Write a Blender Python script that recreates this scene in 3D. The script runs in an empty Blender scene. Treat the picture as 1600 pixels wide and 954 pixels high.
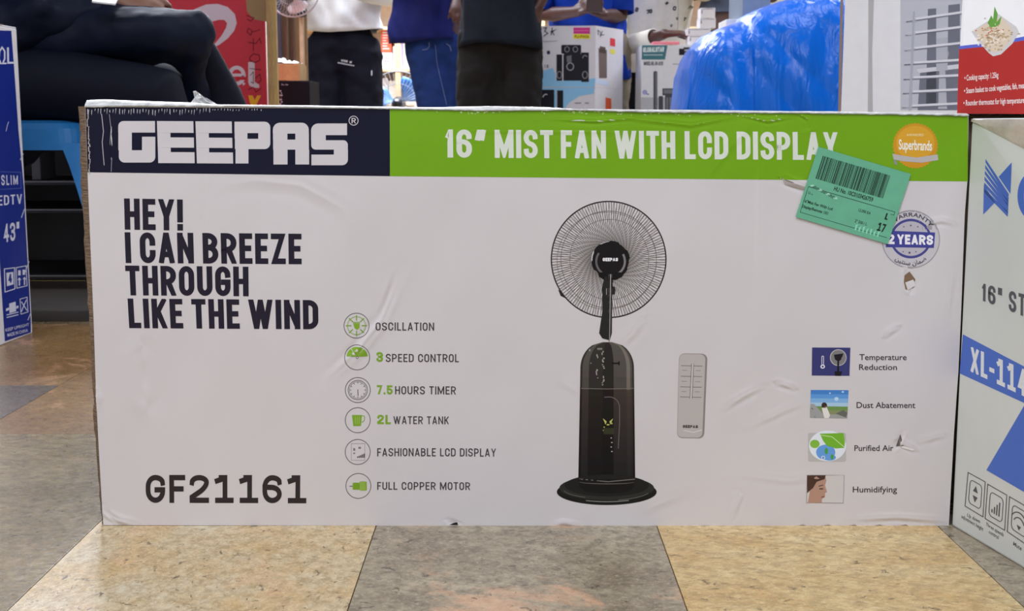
import bpy, bmesh, math, random
import numpy as np
from mathutils import Vector, Matrix, noise
random.seed(7)
SC = bpy.context.scene
COL = SC.collection

# ------------------------------------------------------------------ camera
FPX = 2000.0                     # focal length in pixels of the 1600 px wide frame
PITCH = math.radians(8.03)
H = 0.431
cam_d = bpy.data.cameras.new('camera'); cam = bpy.data.objects.new('camera', cam_d); COL.objects.link(cam)
cam.location = (0, 0, H); cam.rotation_euler = (math.radians(90) - PITCH, 0, 0)
cam_d.sensor_width = 36; cam_d.lens = FPX / 1600 * 36; cam_d.clip_start = 0.02
cam_d.dof.use_dof = True; cam_d.dof.focus_distance = 1.36; cam_d.dof.aperture_fstop = 22
SC.camera = cam

# ------------------------------------------------------------------ world, exposure
SC.view_settings.view_transform = 'Standard'; SC.view_settings.look = 'None'
SC.view_settings.gamma = 1; SC.view_settings.exposure = 0.24
w = bpy.data.worlds.new('world'); SC.world = w; w.use_nodes = True
w.node_tree.nodes['Background'].inputs[0].default_value = (0.86, 0.90, 1.0, 1)
w.node_tree.nodes['Background'].inputs[1].default_value = 0.32

# ------------------------------------------------------------------ ceiling lights of the shop, plus added fill lamps
def area(loc, rot, sx, sy, power, col=(1, 0.97, 0.93)):
    l = bpy.data.lights.new('ceiling_or_fill_light', 'AREA'); l.shape = 'RECTANGLE'; l.size = sx; l.size_y = sy
    l.energy = power; l.color = col
    o = bpy.data.objects.new('ceiling_or_fill_light', l); o.location = loc; o.rotation_euler = rot; COL.objects.link(o); return o
CW = (0.90, 0.95, 1.08)
area((0.1, -0.1, 2.9), (0, 0, 0), 2.4, 1.2, 58, CW)
area((-1.8, -0.9, 2.9), (0, -0.25, 0), 1.2, 1.2, 62, CW)  # added fill from front left for the stand fan carton and front panel
area((-1.1, 6.0, 2.9), (0, 0, 0), 1.2, 2.4, 95, CW)
area((1.2, 3.2, 2.9), (0, 0, 0), 1.6, 1.2, 34, CW)
area((-0.8, 8.2, 2.8), (0, 0, 0), 2.4, 0.6, 300, CW)  # added lamp that blows out the far shelf
area((2.2, 6.4, 2.9), (0, 0, 0), 1.2, 1.2, 62, CW)
# small bright lamp behind and to the left, the one that rakes the floor beside the carton
area((-1.55, 4.75, 2.85), (math.radians(-38), 0, math.radians(-18)), 0.2, 0.2, 46, (.90, .96, 1.12))

# ------------------------------------------------------------------ pixel <-> world
CP, SP = math.cos(PITCH), math.sin(PITCH)
def ray(px, py):
    u = (px - 800) / FPX; v = (py - 477) / FPX
    return Vector((u, CP - v * SP, -SP - v * CP))
def atY(px, py, Y):
    d = ray(px, py); t = Y / d.y
    return Vector((d.x * t, Y, H + d.z * t))
def zat(py, Y): return atY(800, py, Y).z
def xat(px, Y, py=150): return atY(px, py, Y).x
def onplane(px, py, p0, n):
    d = ray(px, py); o = Vector((0, 0, H)); t = (p0 - o).dot(n) / d.dot(n)
    return o + d * t

# ------------------------------------------------------------------ materials
def s2l(c):
    c = c / 255.0
    return c / 12.92 if c <= 0.04045 else ((c + 0.055) / 1.055) ** 2.4
KREF = 1.30
MATS = {}
def N(t, typ, **kw):
    n = t.nodes.new(typ)
    for k, v in kw.items(): setattr(n, k, v)
    return n
def mat(rgb, rough=0.5, k=KREF, bump=0.0, bscale=40, metal=0, name=None, alpha=1, trans=0, vary=0.06, emit=0, stretch=None, spec=0.5, detail=4):
    key = (tuple(rgb), rough, k, bump, bscale, metal, alpha, trans, vary, emit, stretch, spec)
    if key in MATS: return MATS[key]
    m = bpy.data.materials.new(name or 'surface_%02x%02x%02x' % tuple(int(c) for c in rgb)); m.use_nodes = True
    t = m.node_tree; b = t.nodes['Principled BSDF']
    lin = [min(0.92, s2l(c) * k) for c in rgb]
    tc = N(t, 'ShaderNodeTexCoord'); mp = N(t, 'ShaderNodeMapping'); t.links.new(tc.outputs['Object'], mp.inputs[0])
    if stretch: mp.inputs['Scale'].default_value = stretch
    nz = N(t, 'ShaderNodeTexNoise'); nz.inputs['Scale'].default_value = bscale; nz.inputs['Detail'].default_value = detail
    t.links.new(mp.outputs[0], nz.inputs['Vector'])
    if vary:
        r = N(t, 'ShaderNodeValToRGB')
        r.color_ramp.elements[0].position = 0.3; r.color_ramp.elements[1].position = 0.7
        r.color_ramp.elements[0].color = [c * (1 - vary) for c in lin] + [1]
        r.color_ramp.elements[1].color = [min(1, c * (1 + vary)) for c in lin] + [1]
        t.links.new(nz.outputs['Fac'], r.inputs[0]); t.links.new(r.outputs[0], b.inputs['Base Color'])
    else: b.inputs['Base Color'].default_value = lin + [1]
    b.inputs['Roughness'].default_value = rough; b.inputs['Metallic'].default_value = metal
    b.inputs['Specular IOR Level'].default_value = spec
    b.inputs['Transmission Weight'].default_value = trans
    if alpha < 1: b.inputs['Alpha'].default_value = alpha
    if emit:
        b.inputs['Emission Color'].default_value = lin + [1]; b.inputs['Emission Strength'].default_value = emit
    if bump:
        bp = N(t, 'ShaderNodeBump'); bp.inputs['Strength'].default_value = 1.0; bp.inputs['Distance'].default_value = bump
        t.links.new(nz.outputs['Fac'], bp.inputs['Height']); t.links.new(bp.outputs[0], b.inputs['Normal'])
    MATS[key] = m; return m
def ink(rgb, rough=0.42):
    lum = sum(rgb) / 3
    return mat(rgb, rough, vary=0, k=1.18, spec=.18 if lum < 70 else .32)

def card(kraft=(168, 132, 92)):
    return mat(kraft, 0.8, k=1.1, bump=0.0006, bscale=60, vary=0.12)

# ------------------------------------------------------------------ mesh helpers
def tag(o, label=None, cat=None, group=None, kind=None):
    if label: o['label'] = label
    if cat: o['category'] = cat
    if group: o['group'] = group
    if kind: o['kind'] = kind
    return o
def empty(name, loc, label=None, cat=None, group=None, rz=0):
    o = bpy.data.objects.new(name, None); o.empty_display_size = 0.05; COL.objects.link(o)
    o.location = loc; o.rotation_euler.z = rz; tag(o, label, cat, group); return o
def put(o, parent):
    """parent at world position kept: every parent here is unrotated or its children are built local"""
    o.parent = parent
    if parent is not None:
        o.matrix_parent_inverse = Matrix.Identity(4)
        o.location = o.location - world_loc(parent)
def world_loc(p):
    v = Vector(p.location)
    while p.parent: p = p.parent; v += Vector(p.location)
    return v
def obj(name, bm, m, parent=None, smooth=False, local=False):
    """bm holds world coordinates unless local; the mesh is recentred on its own base point"""
    me = bpy.data.meshes.new(name)
    if isinstance(bm, bmesh.types.BMesh):
        if not local:
            lo = Vector((1e9,) * 3); hi = Vector((-1e9,) * 3)
            for v in bm.verts:
                for i in range(3): lo[i] = min(lo[i], v.co[i]); hi[i] = max(hi[i], v.co[i])
            c = Vector(((lo.x + hi.x) / 2, (lo.y + hi.y) / 2, lo.z))
            for v in bm.verts: v.co -= c
        else: c = Vector((0, 0, 0))
        if smooth:
            for f in bm.faces: f.smooth = True
        bm.to_mesh(me); bm.free()
    o = bpy.data.objects.new(name, me); COL.objects.link(o)
    for mm in (m if isinstance(m, (list, tuple)) else [m]): me.materials.append(mm)
    o.location = c
    if parent is not None:
        if local: o.parent = parent
        else: put(o, parent)
    return o
def add_box(bm, lo, hi, bev=0, M=None, mi=0):
    lo = Vector(lo); hi = Vector(hi)
    r = bmesh.ops.create_cube(bm, size=1)
    vs = r['verts']
    for v in vs:
        v.co = Vector([(lo[i] + hi[i]) / 2 + v.co[i] * (hi[i] - lo[i]) for i in range(3)])
    fs = list({f for v in vs for f in v.link_faces})
    if bev:
        es = list({e for v in vs for e in v.link_edges})
        r2 = bmesh.ops.bevel(bm, geom=es, offset=bev, segments=2, affect='EDGES', profile=0.5)
        fs = r2['faces']; vs = list({v for f in bm.faces if f in set(r2['faces']) for v in f.verts} | {v for v in vs if v.is_valid})
    if M is not None:
        for v in vs: v.co = M @ v.co
    for f in fs: f.material_index = mi
    return vs
def cbox(name, lo, hi, m, parent=None, bev=0.002, M=None):
    bm = bmesh.new(); add_box(bm, lo, hi, bev, M); return obj(name, bm, m, parent)
def tube(bm, pts, rad, side=None, n=14, dome=True, closed_ends=True):
    """tapered tube through pts; rad: scalar or (a along side, b across)"""
    pts = [Vector(p) for p in pts]; R = [r if isinstance(r, tuple) else (r, r) for r in rad]
    if dome:
        d0 = (pts[1] - pts[0]).normalized(); d1 = (pts[-1] - pts[-2]).normalized()
        def cap(p, d, r):
            m_ = min(r); out = []
            for a in (82, 60, 35):
                a = math.radians(a); out.append((p - d * m_ * math.sin(a), (r[0] * math.cos(a), r[1] * math.cos(a))))
            return out
        c0 = cap(pts[0], d0, R[0]); c1 = cap(pts[-1], -d1, R[-1])[::-1]
        pts = [c[0] for c in c0] + pts + [c[0] for c in c1]; R = [c[1] for c in c0] + R + [c[1] for c in c1]
    prev = None; rings = []
    for i, p in enumerate(pts):
        a = pts[max(0, i - 1)]; b = pts[min(len(pts) - 1, i + 1)]; d = (b - a).normalized()
        if side is not None: s = Vector(side)
        elif prev is not None: s = prev
        else: s = Vector((1, 0, 0)) if abs(d.x) < 0.8 else Vector((0, 1, 0))
        s = (s - d * s.dot(d))
        if s.length < 1e-4: s = Vector((0, 1, 0)) - d * d.y
        s.normalize(); prev = s; t = d.cross(s)
        rings.append([bm.verts.new(p + s * R[i][0] * math.cos(2 * math.pi * k / n) + t * R[i][1] * math.sin(2 * math.pi * k / n)) for k in range(n)])
    for a, b in zip(rings, rings[1:]):
        for k in range(n): bm.faces.new((a[k], a[(k + 1) % n], b[(k + 1) % n], b[k]))
    if closed_ends: bm.faces.new(rings[0][::-1]); bm.faces.new(rings[-1])
    return rings
def loft(bm, rings, close=True, caps=False):
    vr = [[bm.verts.new(p) for p in r] for r in rings]; n = len(vr[0])
    for a, b in zip(vr, vr[1:]):
        for k in range(n if close else n - 1): bm.faces.new((a[k], a[(k + 1) % n], b[(k + 1) % n], b[k]))
    if caps: bm.faces.new(vr[0][::-1]); bm.faces.new(vr[-1])
    return vr
def ring_tube(bm, c, ax, ay, r, t, n=48, m=6):
    """torus of radius r round centre c in plane ax, ay"""
    c = Vector(c); ax = Vector(ax); ay = Vector(ay); az = ax.cross(ay)
    rg = []
    for i in range(n):
        a = 2 * math.pi * i / n; d = ax * math.cos(a) + ay * math.sin(a)
        rg.append([bm.verts.new(c + d * (r + t * math.cos(2 * math.pi * k / m)) + az * t * math.sin(2 * math.pi * k / m)) for k in range(m)])
    for i in range(n):
        a = rg[i]; b = rg[(i + 1) % n]
        for k in range(m): bm.faces.new((a[k], a[(k + 1) % m], b[(k + 1) % m], b[k]))

# ------------------------------------------------------------------ flat print: polygons laid on a surface
class Print:
    """collects coloured polygons given in frame coordinates and lays them on a real surface as thin ink"""
    def __init__(self, surf): self.s = surf; self.v = []; self.f = []; self.mi = []; self.m = []; self.lay = 0
    def _m(self, c):
        m = c if isinstance(c, bpy.types.Material) else ink(c)
        if m not in self.m: self.m.append(m)
        return self.m.index(m)
    def up(self, k=1): self.lay += k; return self
    def polys(self, plist, c):
        mi = self._m(c)
        for i, p in enumerate(plist):
            if len(p) < 3: continue
            off = 0.00012 + self.lay * 0.00004 + (i % 5) * 0.000004
            b = len(self.v)
            for q in p: self.v.append((q[0], q[1], off))
            self.f.append(tuple(range(b, b + len(p)))); self.mi.append(mi)
        return self
    def poly(self, p, c): return self.polys([p], c)
    def grid(self, q, c, nx, ny):
        """bilinear quad TL TR BR BL in nx by ny cells that follow the surface"""
        mi = self._m(c); b = len(self.v); off = 0.00012 + self.lay * 0.00004
        for j in range(ny + 1):
            for i in range(nx + 1):
                x, y = bil(q, i / nx, 1 - j / ny); self.v.append((x, y, off))
        for j in range(ny):
            for i in range(nx):
                a = b + j * (nx + 1) + i; self.f.append((a, a + nx + 1, a + nx + 2, a + 1)); self.mi.append(mi)
        return self
    def build(self, name, parent, label=None, cell=0):
        me = bpy.data.meshes.new(name)
        if cell:                                    # cut into cells so the ink follows every dent
            me.from_pydata([(x, y, o * 1e4) for x, y, o in self.v], [], self.f); me.polygons.foreach_set('material_index', self.mi)
            bm = bmesh.new(); bm.from_mesh(me); bmesh.ops.triangulate(bm, faces=[f for f in bm.faces if len(f.verts) > 4])
            for ax in (0, 1):
                lo = min(v.co[ax] for v in bm.verts); hi = max(v.co[ax] for v in bm.verts); k = lo + cell
                while k < hi:
                    pl = [0, 0, 0]; pl[ax] = 1
                    g = [f for f in bm.faces if min(v.co[ax] for v in f.verts) < k < max(v.co[ax] for v in f.verts)] if cell > 5 else bm.faces[:]
                    ge = set(); 
                    for f in g: ge.update(f.verts); ge.update(f.edges); ge.add(f)
                    if g: bmesh.ops.bisect_plane(bm, geom=list(ge), dist=1e-4, plane_co=[k if i == ax else 0 for i in range(3)], plane_no=pl)
                    k += cell
            for v in bm.verts: v.co = self.s(v.co.x, v.co.y, v.co.z / 1e4)
            c = sum((v.co for v in bm.verts), Vector()) / len(bm.verts)
            for v in bm.verts: v.co -= c
            bm.to_mesh(me); bm.free()
        else:
            vs = [self.s(x, y, o) for x, y, o in self.v]
            c = sum(vs, Vector()) / len(vs)
            me.from_pydata([v - c for v in vs], [], self.f)
            me.polygons.foreach_set('material_index', self.mi)
        for m in self.m: me.materials.append(m)
        me.update()
        o = bpy.data.objects.new(name, me); COL.objects.link(o); o.location = c; put(o, parent)
        if label: o['label'] = label
        return o
def bil(q, u, v):
    """q = TL TR BR BL, u right, v up"""
    tl, tr, br, bl = q
    return (tl[0] * (1 - u) * v + tr[0] * u * v + br[0] * u * (1 - v) + bl[0] * (1 - u) * (1 - v),
            tl[1] * (1 - u) * v + tr[1] * u * v + br[1] * u * (1 - v) + bl[1] * (1 - u) * (1 - v))
def rect(x0, y0, x1, y1): return [(x0, y0), (x1, y0), (x1, y1), (x0, y1)]
def rrect(x0, y0, x1, y1, r, cs='abcd'):
    """a TL, b TR, c BR, d BL rounded"""
    out = []
    for key, cx, cy, a0, X, Y in (('a', x0 + r, y0 + r, 180, x0, y0), ('b', x1 - r, y0 + r, 270, x1, y0), ('c', x1 - r, y1 - r, 0, x1, y1), ('d', x0 + r, y1 - r, 90, x0, y1)):
        if key in cs:
            for k in range(7):
                a = math.radians(a0 + 15 * k); out.append((cx + r * math.cos(a), cy + r * math.sin(a)))
        else: out.append((X, Y))
    return out
def ell(cx, cy, rx, ry, n=40, a0=0, a1=360):
    full = (a1 - a0) >= 360
    return [(cx + rx * math.cos(math.radians(a0 + (a1 - a0) * i / (n if full else n - 1))), cy + ry * math.sin(math.radians(a0 + (a1 - a0) * i / (n if full else n - 1)))) for i in range(n)]
def annulus(cx, cy, rx, ry, t, n=48, a0=0, a1=360):
    out = []
    for i in range(n):
        a = math.radians(a0 + (a1 - a0) * i / n); b = math.radians(a0 + (a1 - a0) * (i + 1) / n)
        out.append([(cx + rx * math.cos(a), cy + ry * math.sin(a)), (cx + rx * math.cos(b), cy + ry * math.sin(b)),
                    (cx + (rx - t) * math.cos(b), cy + (ry - t) * math.sin(b)), (cx + (rx - t) * math.cos(a), cy + (ry - t) * math.sin(a))])
    return out
def stroke(pts, t, closed=False, cap=0.0):
    """mitred strip quads along a polyline"""
    P = [Vector((p[0], p[1])) for p in pts]
    Q = [P[0]]
    for p in P[1:]:
        if (p - Q[-1]).length > 1e-6: Q.append(p)
    P = Q
    if closed and (P[0] - P[-1]).length < 1e-6: P.pop()
    if cap and not closed:
        P[0] = P[0] - (P[1] - P[0]).normalized() * cap; P[-1] = P[-1] + (P[-1] - P[-2]).normalized() * cap
    n = len(P); off = []
    for i in range(n):
        a = P[i - 1] if (i or closed) else None; b = P[(i + 1) % n] if (i < n - 1 or closed) else None
        if a is None: d = (b - P[i]).normalized(); o = Vector((-d.y, d.x)) * t / 2
        elif b is None: d = (P[i] - a).normalized(); o = Vector((-d.y, d.x)) * t / 2
        else:
            d0 = (P[i] - a).normalized(); d1 = (b - P[i]).normalized()
            n0 = Vector((-d0.y, d0.x)); n1 = Vector((-d1.y, d1.x)); m = n0 + n1
            if m.length < 1e-3: m = n0
            m.normalize(); c = max(0.16, m.dot(n0)); o = m * (t / 2 / c)
        off.append(o)
    out = []
    for i in range(n if closed else n - 1):
        j = (i + 1) % n
        out.append([tuple(P[i] + off[i]), tuple(P[j] + off[j]), tuple(P[j] - off[j]), tuple(P[i] - off[i])])
    return out
def fillet(pts, r, closed=False):
    out = []; n = len(pts)
    for i, p in enumerate(pts):
        v = Vector((p[0], p[1]))
        if len(p) < 3 or not p[2]: out.append(tuple(v)); continue
        a = Vector(pts[i - 1][:2]); b = Vector(pts[(i + 1) % n][:2])
        la = (a - v).length; lb = (b - v).length
        ka = 0.5 if (len(pts[i - 1]) > 2 and pts[i - 1][2]) else 1.0; kb = 0.5 if (len(pts[(i + 1) % n]) > 2 and pts[(i + 1) % n][2]) else 1.0
        da = min(r * p[2], la * ka); db = min(r * p[2], lb * kb)
        pa = v + (a - v).normalized() * da; pb = v + (b - v).normalized() * db
        k_ = 0.5523
        for s in range(7):
            s /= 6; q = pa * (1 - s) ** 3 + (pa + (v - pa) * k_) * 3 * s * (1 - s) ** 2 + (pb + (v - pb) * k_) * 3 * s * s * (1 - s) + pb * s ** 3
            out.append(tuple(q))
    return out
R1 = 1
GL = {
 'A': (1.05, [(0, [(0, 0), (.5, 1.06), (1, 0)]), (0, [(.22, .24), (.78, .24)])]),
 'B': (1, [(1, [(0, 0), (1, 0, 1), (1, .53, 1), (0, .53)]), (0, [(0, .53), (0, 1), (.94, 1, 1), (.94, .53, 1), (.3, .53)])]),
 'C': (1, [(0, [(1, .7), (1, 1, 1), (0, 1, 1), (0, 0, 1), (1, 0, 1), (1, .3)])]),
 'D': (1, [(1, [(0, 0), (1, 0, 1), (1, 1, 1), (0, 1)])]),
 'E': (.84, [(0, [(1, 1), (0, 1), (0, 0), (1, 0)]), (0, [(0, .51), (.85, .51)])]),
 'F': (.82, [(0, [(1, 1), (0, 1), (0, 0)]), (0, [(0, .5), (.85, .5)])]),
 'G': (1, [(0, [(1, .76), (1, 1, 1), (0, 1, 1), (0, 0, 1), (1, 0, 1), (1, .46), (.6, .46)])]),
 'H': (1, [(0, [(0, 0), (0, 1)]), (0, [(1, 0), (1, 1)]), (0, [(0, .5), (1, .5)])]),
 'I': (0, [(0, [(.5, 0), (.5, 1)])]),
 'K': (1, [(0, [(0, 0), (0, 1)]), (0, [(0.02, .36), (1, 1.02)]), (0, [(.38, .56), (1, -.04)])]),
 'L': (.8, [(0, [(0, 1), (0, 0), (1, 0)])]),
 'M': (1.35, [(0, [(0, 0), (0, 1)]), (0, [(1, 0), (1, 1)]), (0, [(0, 1.02), (.5, .1), (1, 1.02)])]),
 'N': (1.05, [(0, [(0, 0), (0, 1)]), (0, [(1, 0), (1, 1)]), (0, [(0, 1.0), (1, 0)])]),
 'O': (1, [(1, [(0, 0, 1), (1, 0, 1), (1, 1, 1), (0, 1, 1)])]),
 'P': (.98, [(0, [(0, 0), (0, 1), (1, 1, 1), (1, .42, 1), (0, .42)])]),
 'R': (1, [(0, [(0, 0), (0, 1), (1, 1, 1), (1, .45, 1), (0, .45)]), (0, [(.5, .45), (1, -.03)])]),
 'S': (1, [(0, [(1, .81), (1, 1, 1), (0, 1, 1), (0, .54, 1), (1, .46, 1), (1, 0, 1), (0, 0, 1), (0, .19)])]),
 'T': (.92, [(0, [(0, 1), (1, 1)]), (0, [(.5, 0), (.5, 1)])]),
 'U': (1, [(0, [(0, 1), (0, 0, 1), (1, 0, 1), (1, 1)])]),
 'V': (1.05, [(0, [(0, 1.03), (.5, -.05), (1, 1.03)])]),
 'W': (1.6, [(0, [(0, 1.03), (.27, -.04), (.5, 1), (.73, -.04), (1, 1.03)])]),
 'X': (1, [(0, [(0, 0), (1, 1)]), (0, [(0, 1), (1, 0)])]),
 'Y': (1.05, [(0, [(0, 1.03), (.5, .42), (1, 1.03)]), (0, [(.5, 0), (.5, .45)])]),
 'Z': (.95, [(0, [(0, 1), (1, 1), (0, 0), (1, 0)])]),
 '0': (1, [(1, [(0, 0, 1), (1, 0, 1), (1, 1, 1), (0, 1, 1)])]),
 '1': (.55, [(0, [(0, .82), (.8, 1.0), (.8, 0)])]),
 'j': (1.05, [(0, [(.1, .86), (.6, .98), (.6, 0)]), (0, [(.12, 0), (1, 0)]), (0, [(.35, 1), (.6, 1)])]),
 '2': (1, [(0, [(0, .77), (0, 1, 1), (1, 1, 1), (1, .58, 1), (0, .14), (0, 0), (1, 0)])]),
 '3': (1, [(0, [(0, .84), (0, 1, 1), (1, 1, 1), (1, .53, 1), (.35, .53)]), (0, [(.35, .53), (1, .53, 1), (1, 0, 1), (0, 0, 1), (0, .2)])]),
 '4': (1.05, [(0, [(.72, 0), (.72, 1), (0, .28), (1, .28)])]),
 '5': (1, [(0, [(.95, 1), (0.05, 1), (0, .56), (1, .62, 1), (1, 0, 1), (0, 0, 1), (0, .22)])]),
 '6': (1, [(0, [(1, .80), (1, 1, 1), (0, 1, 1), (0, 0, 1), (1, 0, 1), (1, .58, 1), (0, .58)])]),
 '7': (.95, [(0, [(0, 1), (1, 1), (.35, 0)])]),
 '!': (0, [(0, [(.5, .32), (.5, 1)]), (0, [(.5, 0), (.5, .03)])]),
 '”': (.75, [(0, [(.35, 1), (.1, .74)]), (0, [(1, 1), (.75, .74)])]),
 '"': (.6, [(0, [(.1, 1), (.1, .76)]), (0, [(.9, 1), (.9, .76)])]),
 '.': (0, [(0, [(.5, 0), (.5, .01)])]),
 '-': (.6, [(0, [(0, .42), (1, .42)])]),
 '/': (.6, [(0, [(0, -.05), (1, 1.05)])]),
 'i': (0, [(0, [(.5, 0), (.5, .68)]), (0, [(.5, .96), (.5, 1)])]),
}
def clip_y(poly, lo, hi):
    for s, lim in ((1, lo), (-1, -hi)):
        out = []
        for i, p in enumerate(poly):
            q = poly[i - 1]; a = s * q[1] - lim if s == 1 else -q[1] - lim; b = s * p[1] - lim if s == 1 else -p[1] - lim
            if (a < 0) != (b < 0):
                k = a / (a - b); out.append((q[0] + (p[0] - q[0]) * k, q[1] + (p[1] - q[1]) * k))
            if b >= 0: out.append(p)
        poly = out
        if not poly: return []
    return poly
def text(pr, s, q, c, t=.18, wd=.46, gap=.09, space=.2, rad=None):
    """block capitals drawn with strokes, stretched into quad q (TL TR BR BL)"""
    x = 0; polys = []
    rad = rad or wd * .42
    for ch in s:
        if ch == ' ': x += space; continue
        k, paths = GL[ch]; w_ = t if k == 0 else wd * k
        for closed, pts in paths:
            pp = []
            for p in pts:
                X = w_ / 2 if k == 0 else t / 2 + p[0] * (w_ - t); Y = t / 2 + p[1] * (1 - t)
                pp.append((X, Y) + tuple(p[2:]))
            fl = fillet(pp, rad, closed)
            for qd in stroke(fl, t, closed, 0 if closed else t / 2):
                qd = clip_y(qd, 0, 1)
                qd = [(min(max(a, 0), w_), b) for a, b in qd]
                if len(qd) > 2: polys.append([(a + x, b) for a, b in qd])
        x += w_ + gap
    x -= gap
    pr.polys([[bil(q, a / x, b) for a, b in p] for p in polys], c)
    return pr
_bt = {}
def bglyphs(s, bold=0.0):
    key = (s, bold)
    if key in _bt: return _bt[key]
    cu = bpy.data.curves.new('t', 'FONT'); cu.body = s; cu.size = 1; cu.offset = bold; cu.resolution_u = 3; cu.fill_mode = 'FRONT' if cu.dimensions == '3D' else cu.fill_mode
    o = bpy.data.objects.new('t', cu); COL.objects.link(o); bpy.context.view_layer.update()
    dg = bpy.context.evaluated_depsgraph_get(); me = o.evaluated_get(dg).to_mesh()
    v = [(a.co.x, a.co.y) for a in me.vertices]; f = [[v[i] for i in p.vertices] for p in me.polygons]
    o.evaluated_get(dg).to_mesh_clear(); bpy.data.objects.remove(o); bpy.data.curves.remove(cu)
    xs = [a[0] for a in v] or [0, 1]
    x0, x1 = min(xs), max(xs)
    f = [[((a - x0) / (x1 - x0), b / 0.729) for a, b in p] for p in f]   # 0.729: cap height of the built-in font
    _bt[key] = f; return f
def btext(pr, s, q, c, bold=0.0):
    fn = q if callable(q) else (lambda u, v: bil(q, u, v))
    pr.polys([[fn(a, b) for a, b in p] for p in bglyphs(s, bold)], c); return pr
def Q(x0, y0, x1, y1, dy=0.0): return [(x0, y0), (x1, y0 + dy), (x1, y1 + dy), (x0, y1)]
def arc_fn(cx, cy, r0, r1, a0, a1, up=True):
    """text along an arc: baseline radius r0, cap radius r1, degrees measured from straight up, clockwise"""
    def fn(u, v):
        a = math.radians(a0 + (a1 - a0) * u); r = r0 + (r1 - r0) * v
        return (cx + r * math.sin(a), cy - r * math.cos(a))
    return fn

#==SECTIONS==
# ================================================================== SETTING
def stone(name, c1, c2, spots, pink=0.0, streak=(1, 1, 1), seed=0, rough=0.3):
    m = bpy.data.materials.new(name); m.use_nodes = True; t = m.node_tree; b = t.nodes['Principled BSDF']
    tc = N(t, 'ShaderNodeTexCoord'); mp = N(t, 'ShaderNodeMapping'); mp.inputs['Scale'].default_value = streak
    mp.inputs['Location'].default_value = (seed, seed * 2, 0); mp.inputs['Rotation'].default_value = (0, 0, 0.5)
    t.links.new(tc.outputs['Object'], mp.inputs[0])
    def nz(s, d=5, r=0.6, dis=0):
        n = N(t, 'ShaderNodeTexNoise'); n.inputs['Scale'].default_value = s; n.inputs['Detail'].default_value = d
        n.inputs['Roughness'].default_value = r; n.inputs['Distortion'].default_value = dis
        t.links.new(mp.outputs[0], n.inputs['Vector']); return n
    def ramp(src, p0, p1, a=(0, 0, 0, 1), z=(1, 1, 1, 1)):
        r = N(t, 'ShaderNodeValToRGB'); r.color_ramp.elements[0].position = p0; r.color_ramp.elements[1].position = p1
        r.color_ramp.elements[0].color = a; r.color_ramp.elements[1].color = z; t.links.new(src, r.inputs[0]); return r
    def mix(f, a, c, k=1.0):
        x = N(t, 'ShaderNodeMix'); x.data_type = 'RGBA'
        mu = N(t, 'ShaderNodeMath'); mu.operation = 'MULTIPLY'; mu.inputs[1].default_value = k; t.links.new(f, mu.inputs[0])
        t.links.new(mu.outputs[0], x.inputs['Factor']); t.links.new(a, x.inputs['A'])
        if isinstance(c, tuple): x.inputs['B'].default_value = c
        else: t.links.new(c, x.inputs['B'])
        return x.outputs['Result']
    L = lambda c, k=1.42: tuple(min(.9, s2l(v) * k) for v in c) + (1,)
    base = ramp(nz(9, 8, .68).outputs['Fac'], 0.36, 0.64, L(c1), L(c2)).outputs[0]
    col = mix(ramp(nz(60, 6, .75).outputs['Fac'], .42, .60).outputs[0], base, L([v * 0.76 for v in c1]), .7)
    col = mix(ramp(nz(170, 4, .8).outputs['Fac'], .52, .66).outputs[0], col, L([min(255, v * 1.18) for v in c2]), .45)
    if pink: col = mix(ramp(nz(7, 6, .7, .4).outputs['Fac'], .56, .66).outputs[0], col, L((198, 152, 118)), pink)
    col = mix(ramp(nz(62, 6, .78, .6).outputs['Fac'], .59, .63).outputs[0], col, L([v * 0.5 for v in c1]), spots)
    t.links.new(col, b.inputs['Base Color'])
    rr = ramp(nz(120, 3).outputs['Fac'], .3, .8, (rough * .8,) * 3 + (1,), (rough * 1.35,) * 3 + (1,))
    t.links.new(rr.outputs[0], b.inputs['Roughness'])
    bp = N(t, 'ShaderNodeBump'); bp.inputs['Distance'].default_value = 0.0008; bp.inputs['Strength'].default_value = .6
    t.links.new(nz(110, 5).outputs['Fac'], bp.inputs['Height']); t.links.new(bp.outputs[0], b.inputs['Normal'])
    return m
S_YEL = stone('yellow_beige_stone', (172, 140, 88), (186, 166, 122), .85, .12, (1, 1.5, 1), 1, .3)
S_YEL2 = stone('warm_beige_stone', (172, 142, 92), (174, 164, 138), .9, .25, (1.4, 1, 1), 4, .34)
S_GREY = stone('grey_stone', (118, 106, 88), (152, 142, 120), .8, .5, (1, 1, 1), 7, .34)
S_DARK = stone('dark_grey_stone', (84, 74, 64), (94, 84, 72), .3, 0, (1, 1, 1), 9, .3)
S_TAN = stone('tan_stone', (112, 84, 50), (130, 102, 64), .3, .4, (1, 1, 1), 12, .3)
S_OLIVE = stone('olive_grey_stone', (108, 94, 68), (134, 120, 92), .7, .15, (1, 1.3, 1), 15, .26)
S_PALE = stone('pale_stone', (172, 164, 150), (200, 194, 184), .7, 0, (1, 2.2, 1), 18, .26)
bm = bmesh.new(); add_box(bm, (-6, -2.5, -0.12), (6, 11, -0.004))
floor = obj('floor', bm, mat((118, 108, 90), .5, vary=.2, bscale=3)); floor['kind'] = 'structure'
TW, TL = 0.3049, 0.6650
X0 = -0.4525
def tile_mesh(nm):
    bm = bmesh.new(); add_box(bm, (-TW / 2 + .0005, -TL / 2 + .0005, -0.004), (TW / 2 - .0005, TL / 2 - .0005, 0), bev=.0003)
    me = bpy.data.meshes.new(nm); bm.to_mesh(me); bm.free(); return me
tmesh = {}
edges = {-2: 2.100, -1: 1.762, 0: 2.03, 1: 2.04, 2: 2.03, 3: 2.05}
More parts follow.
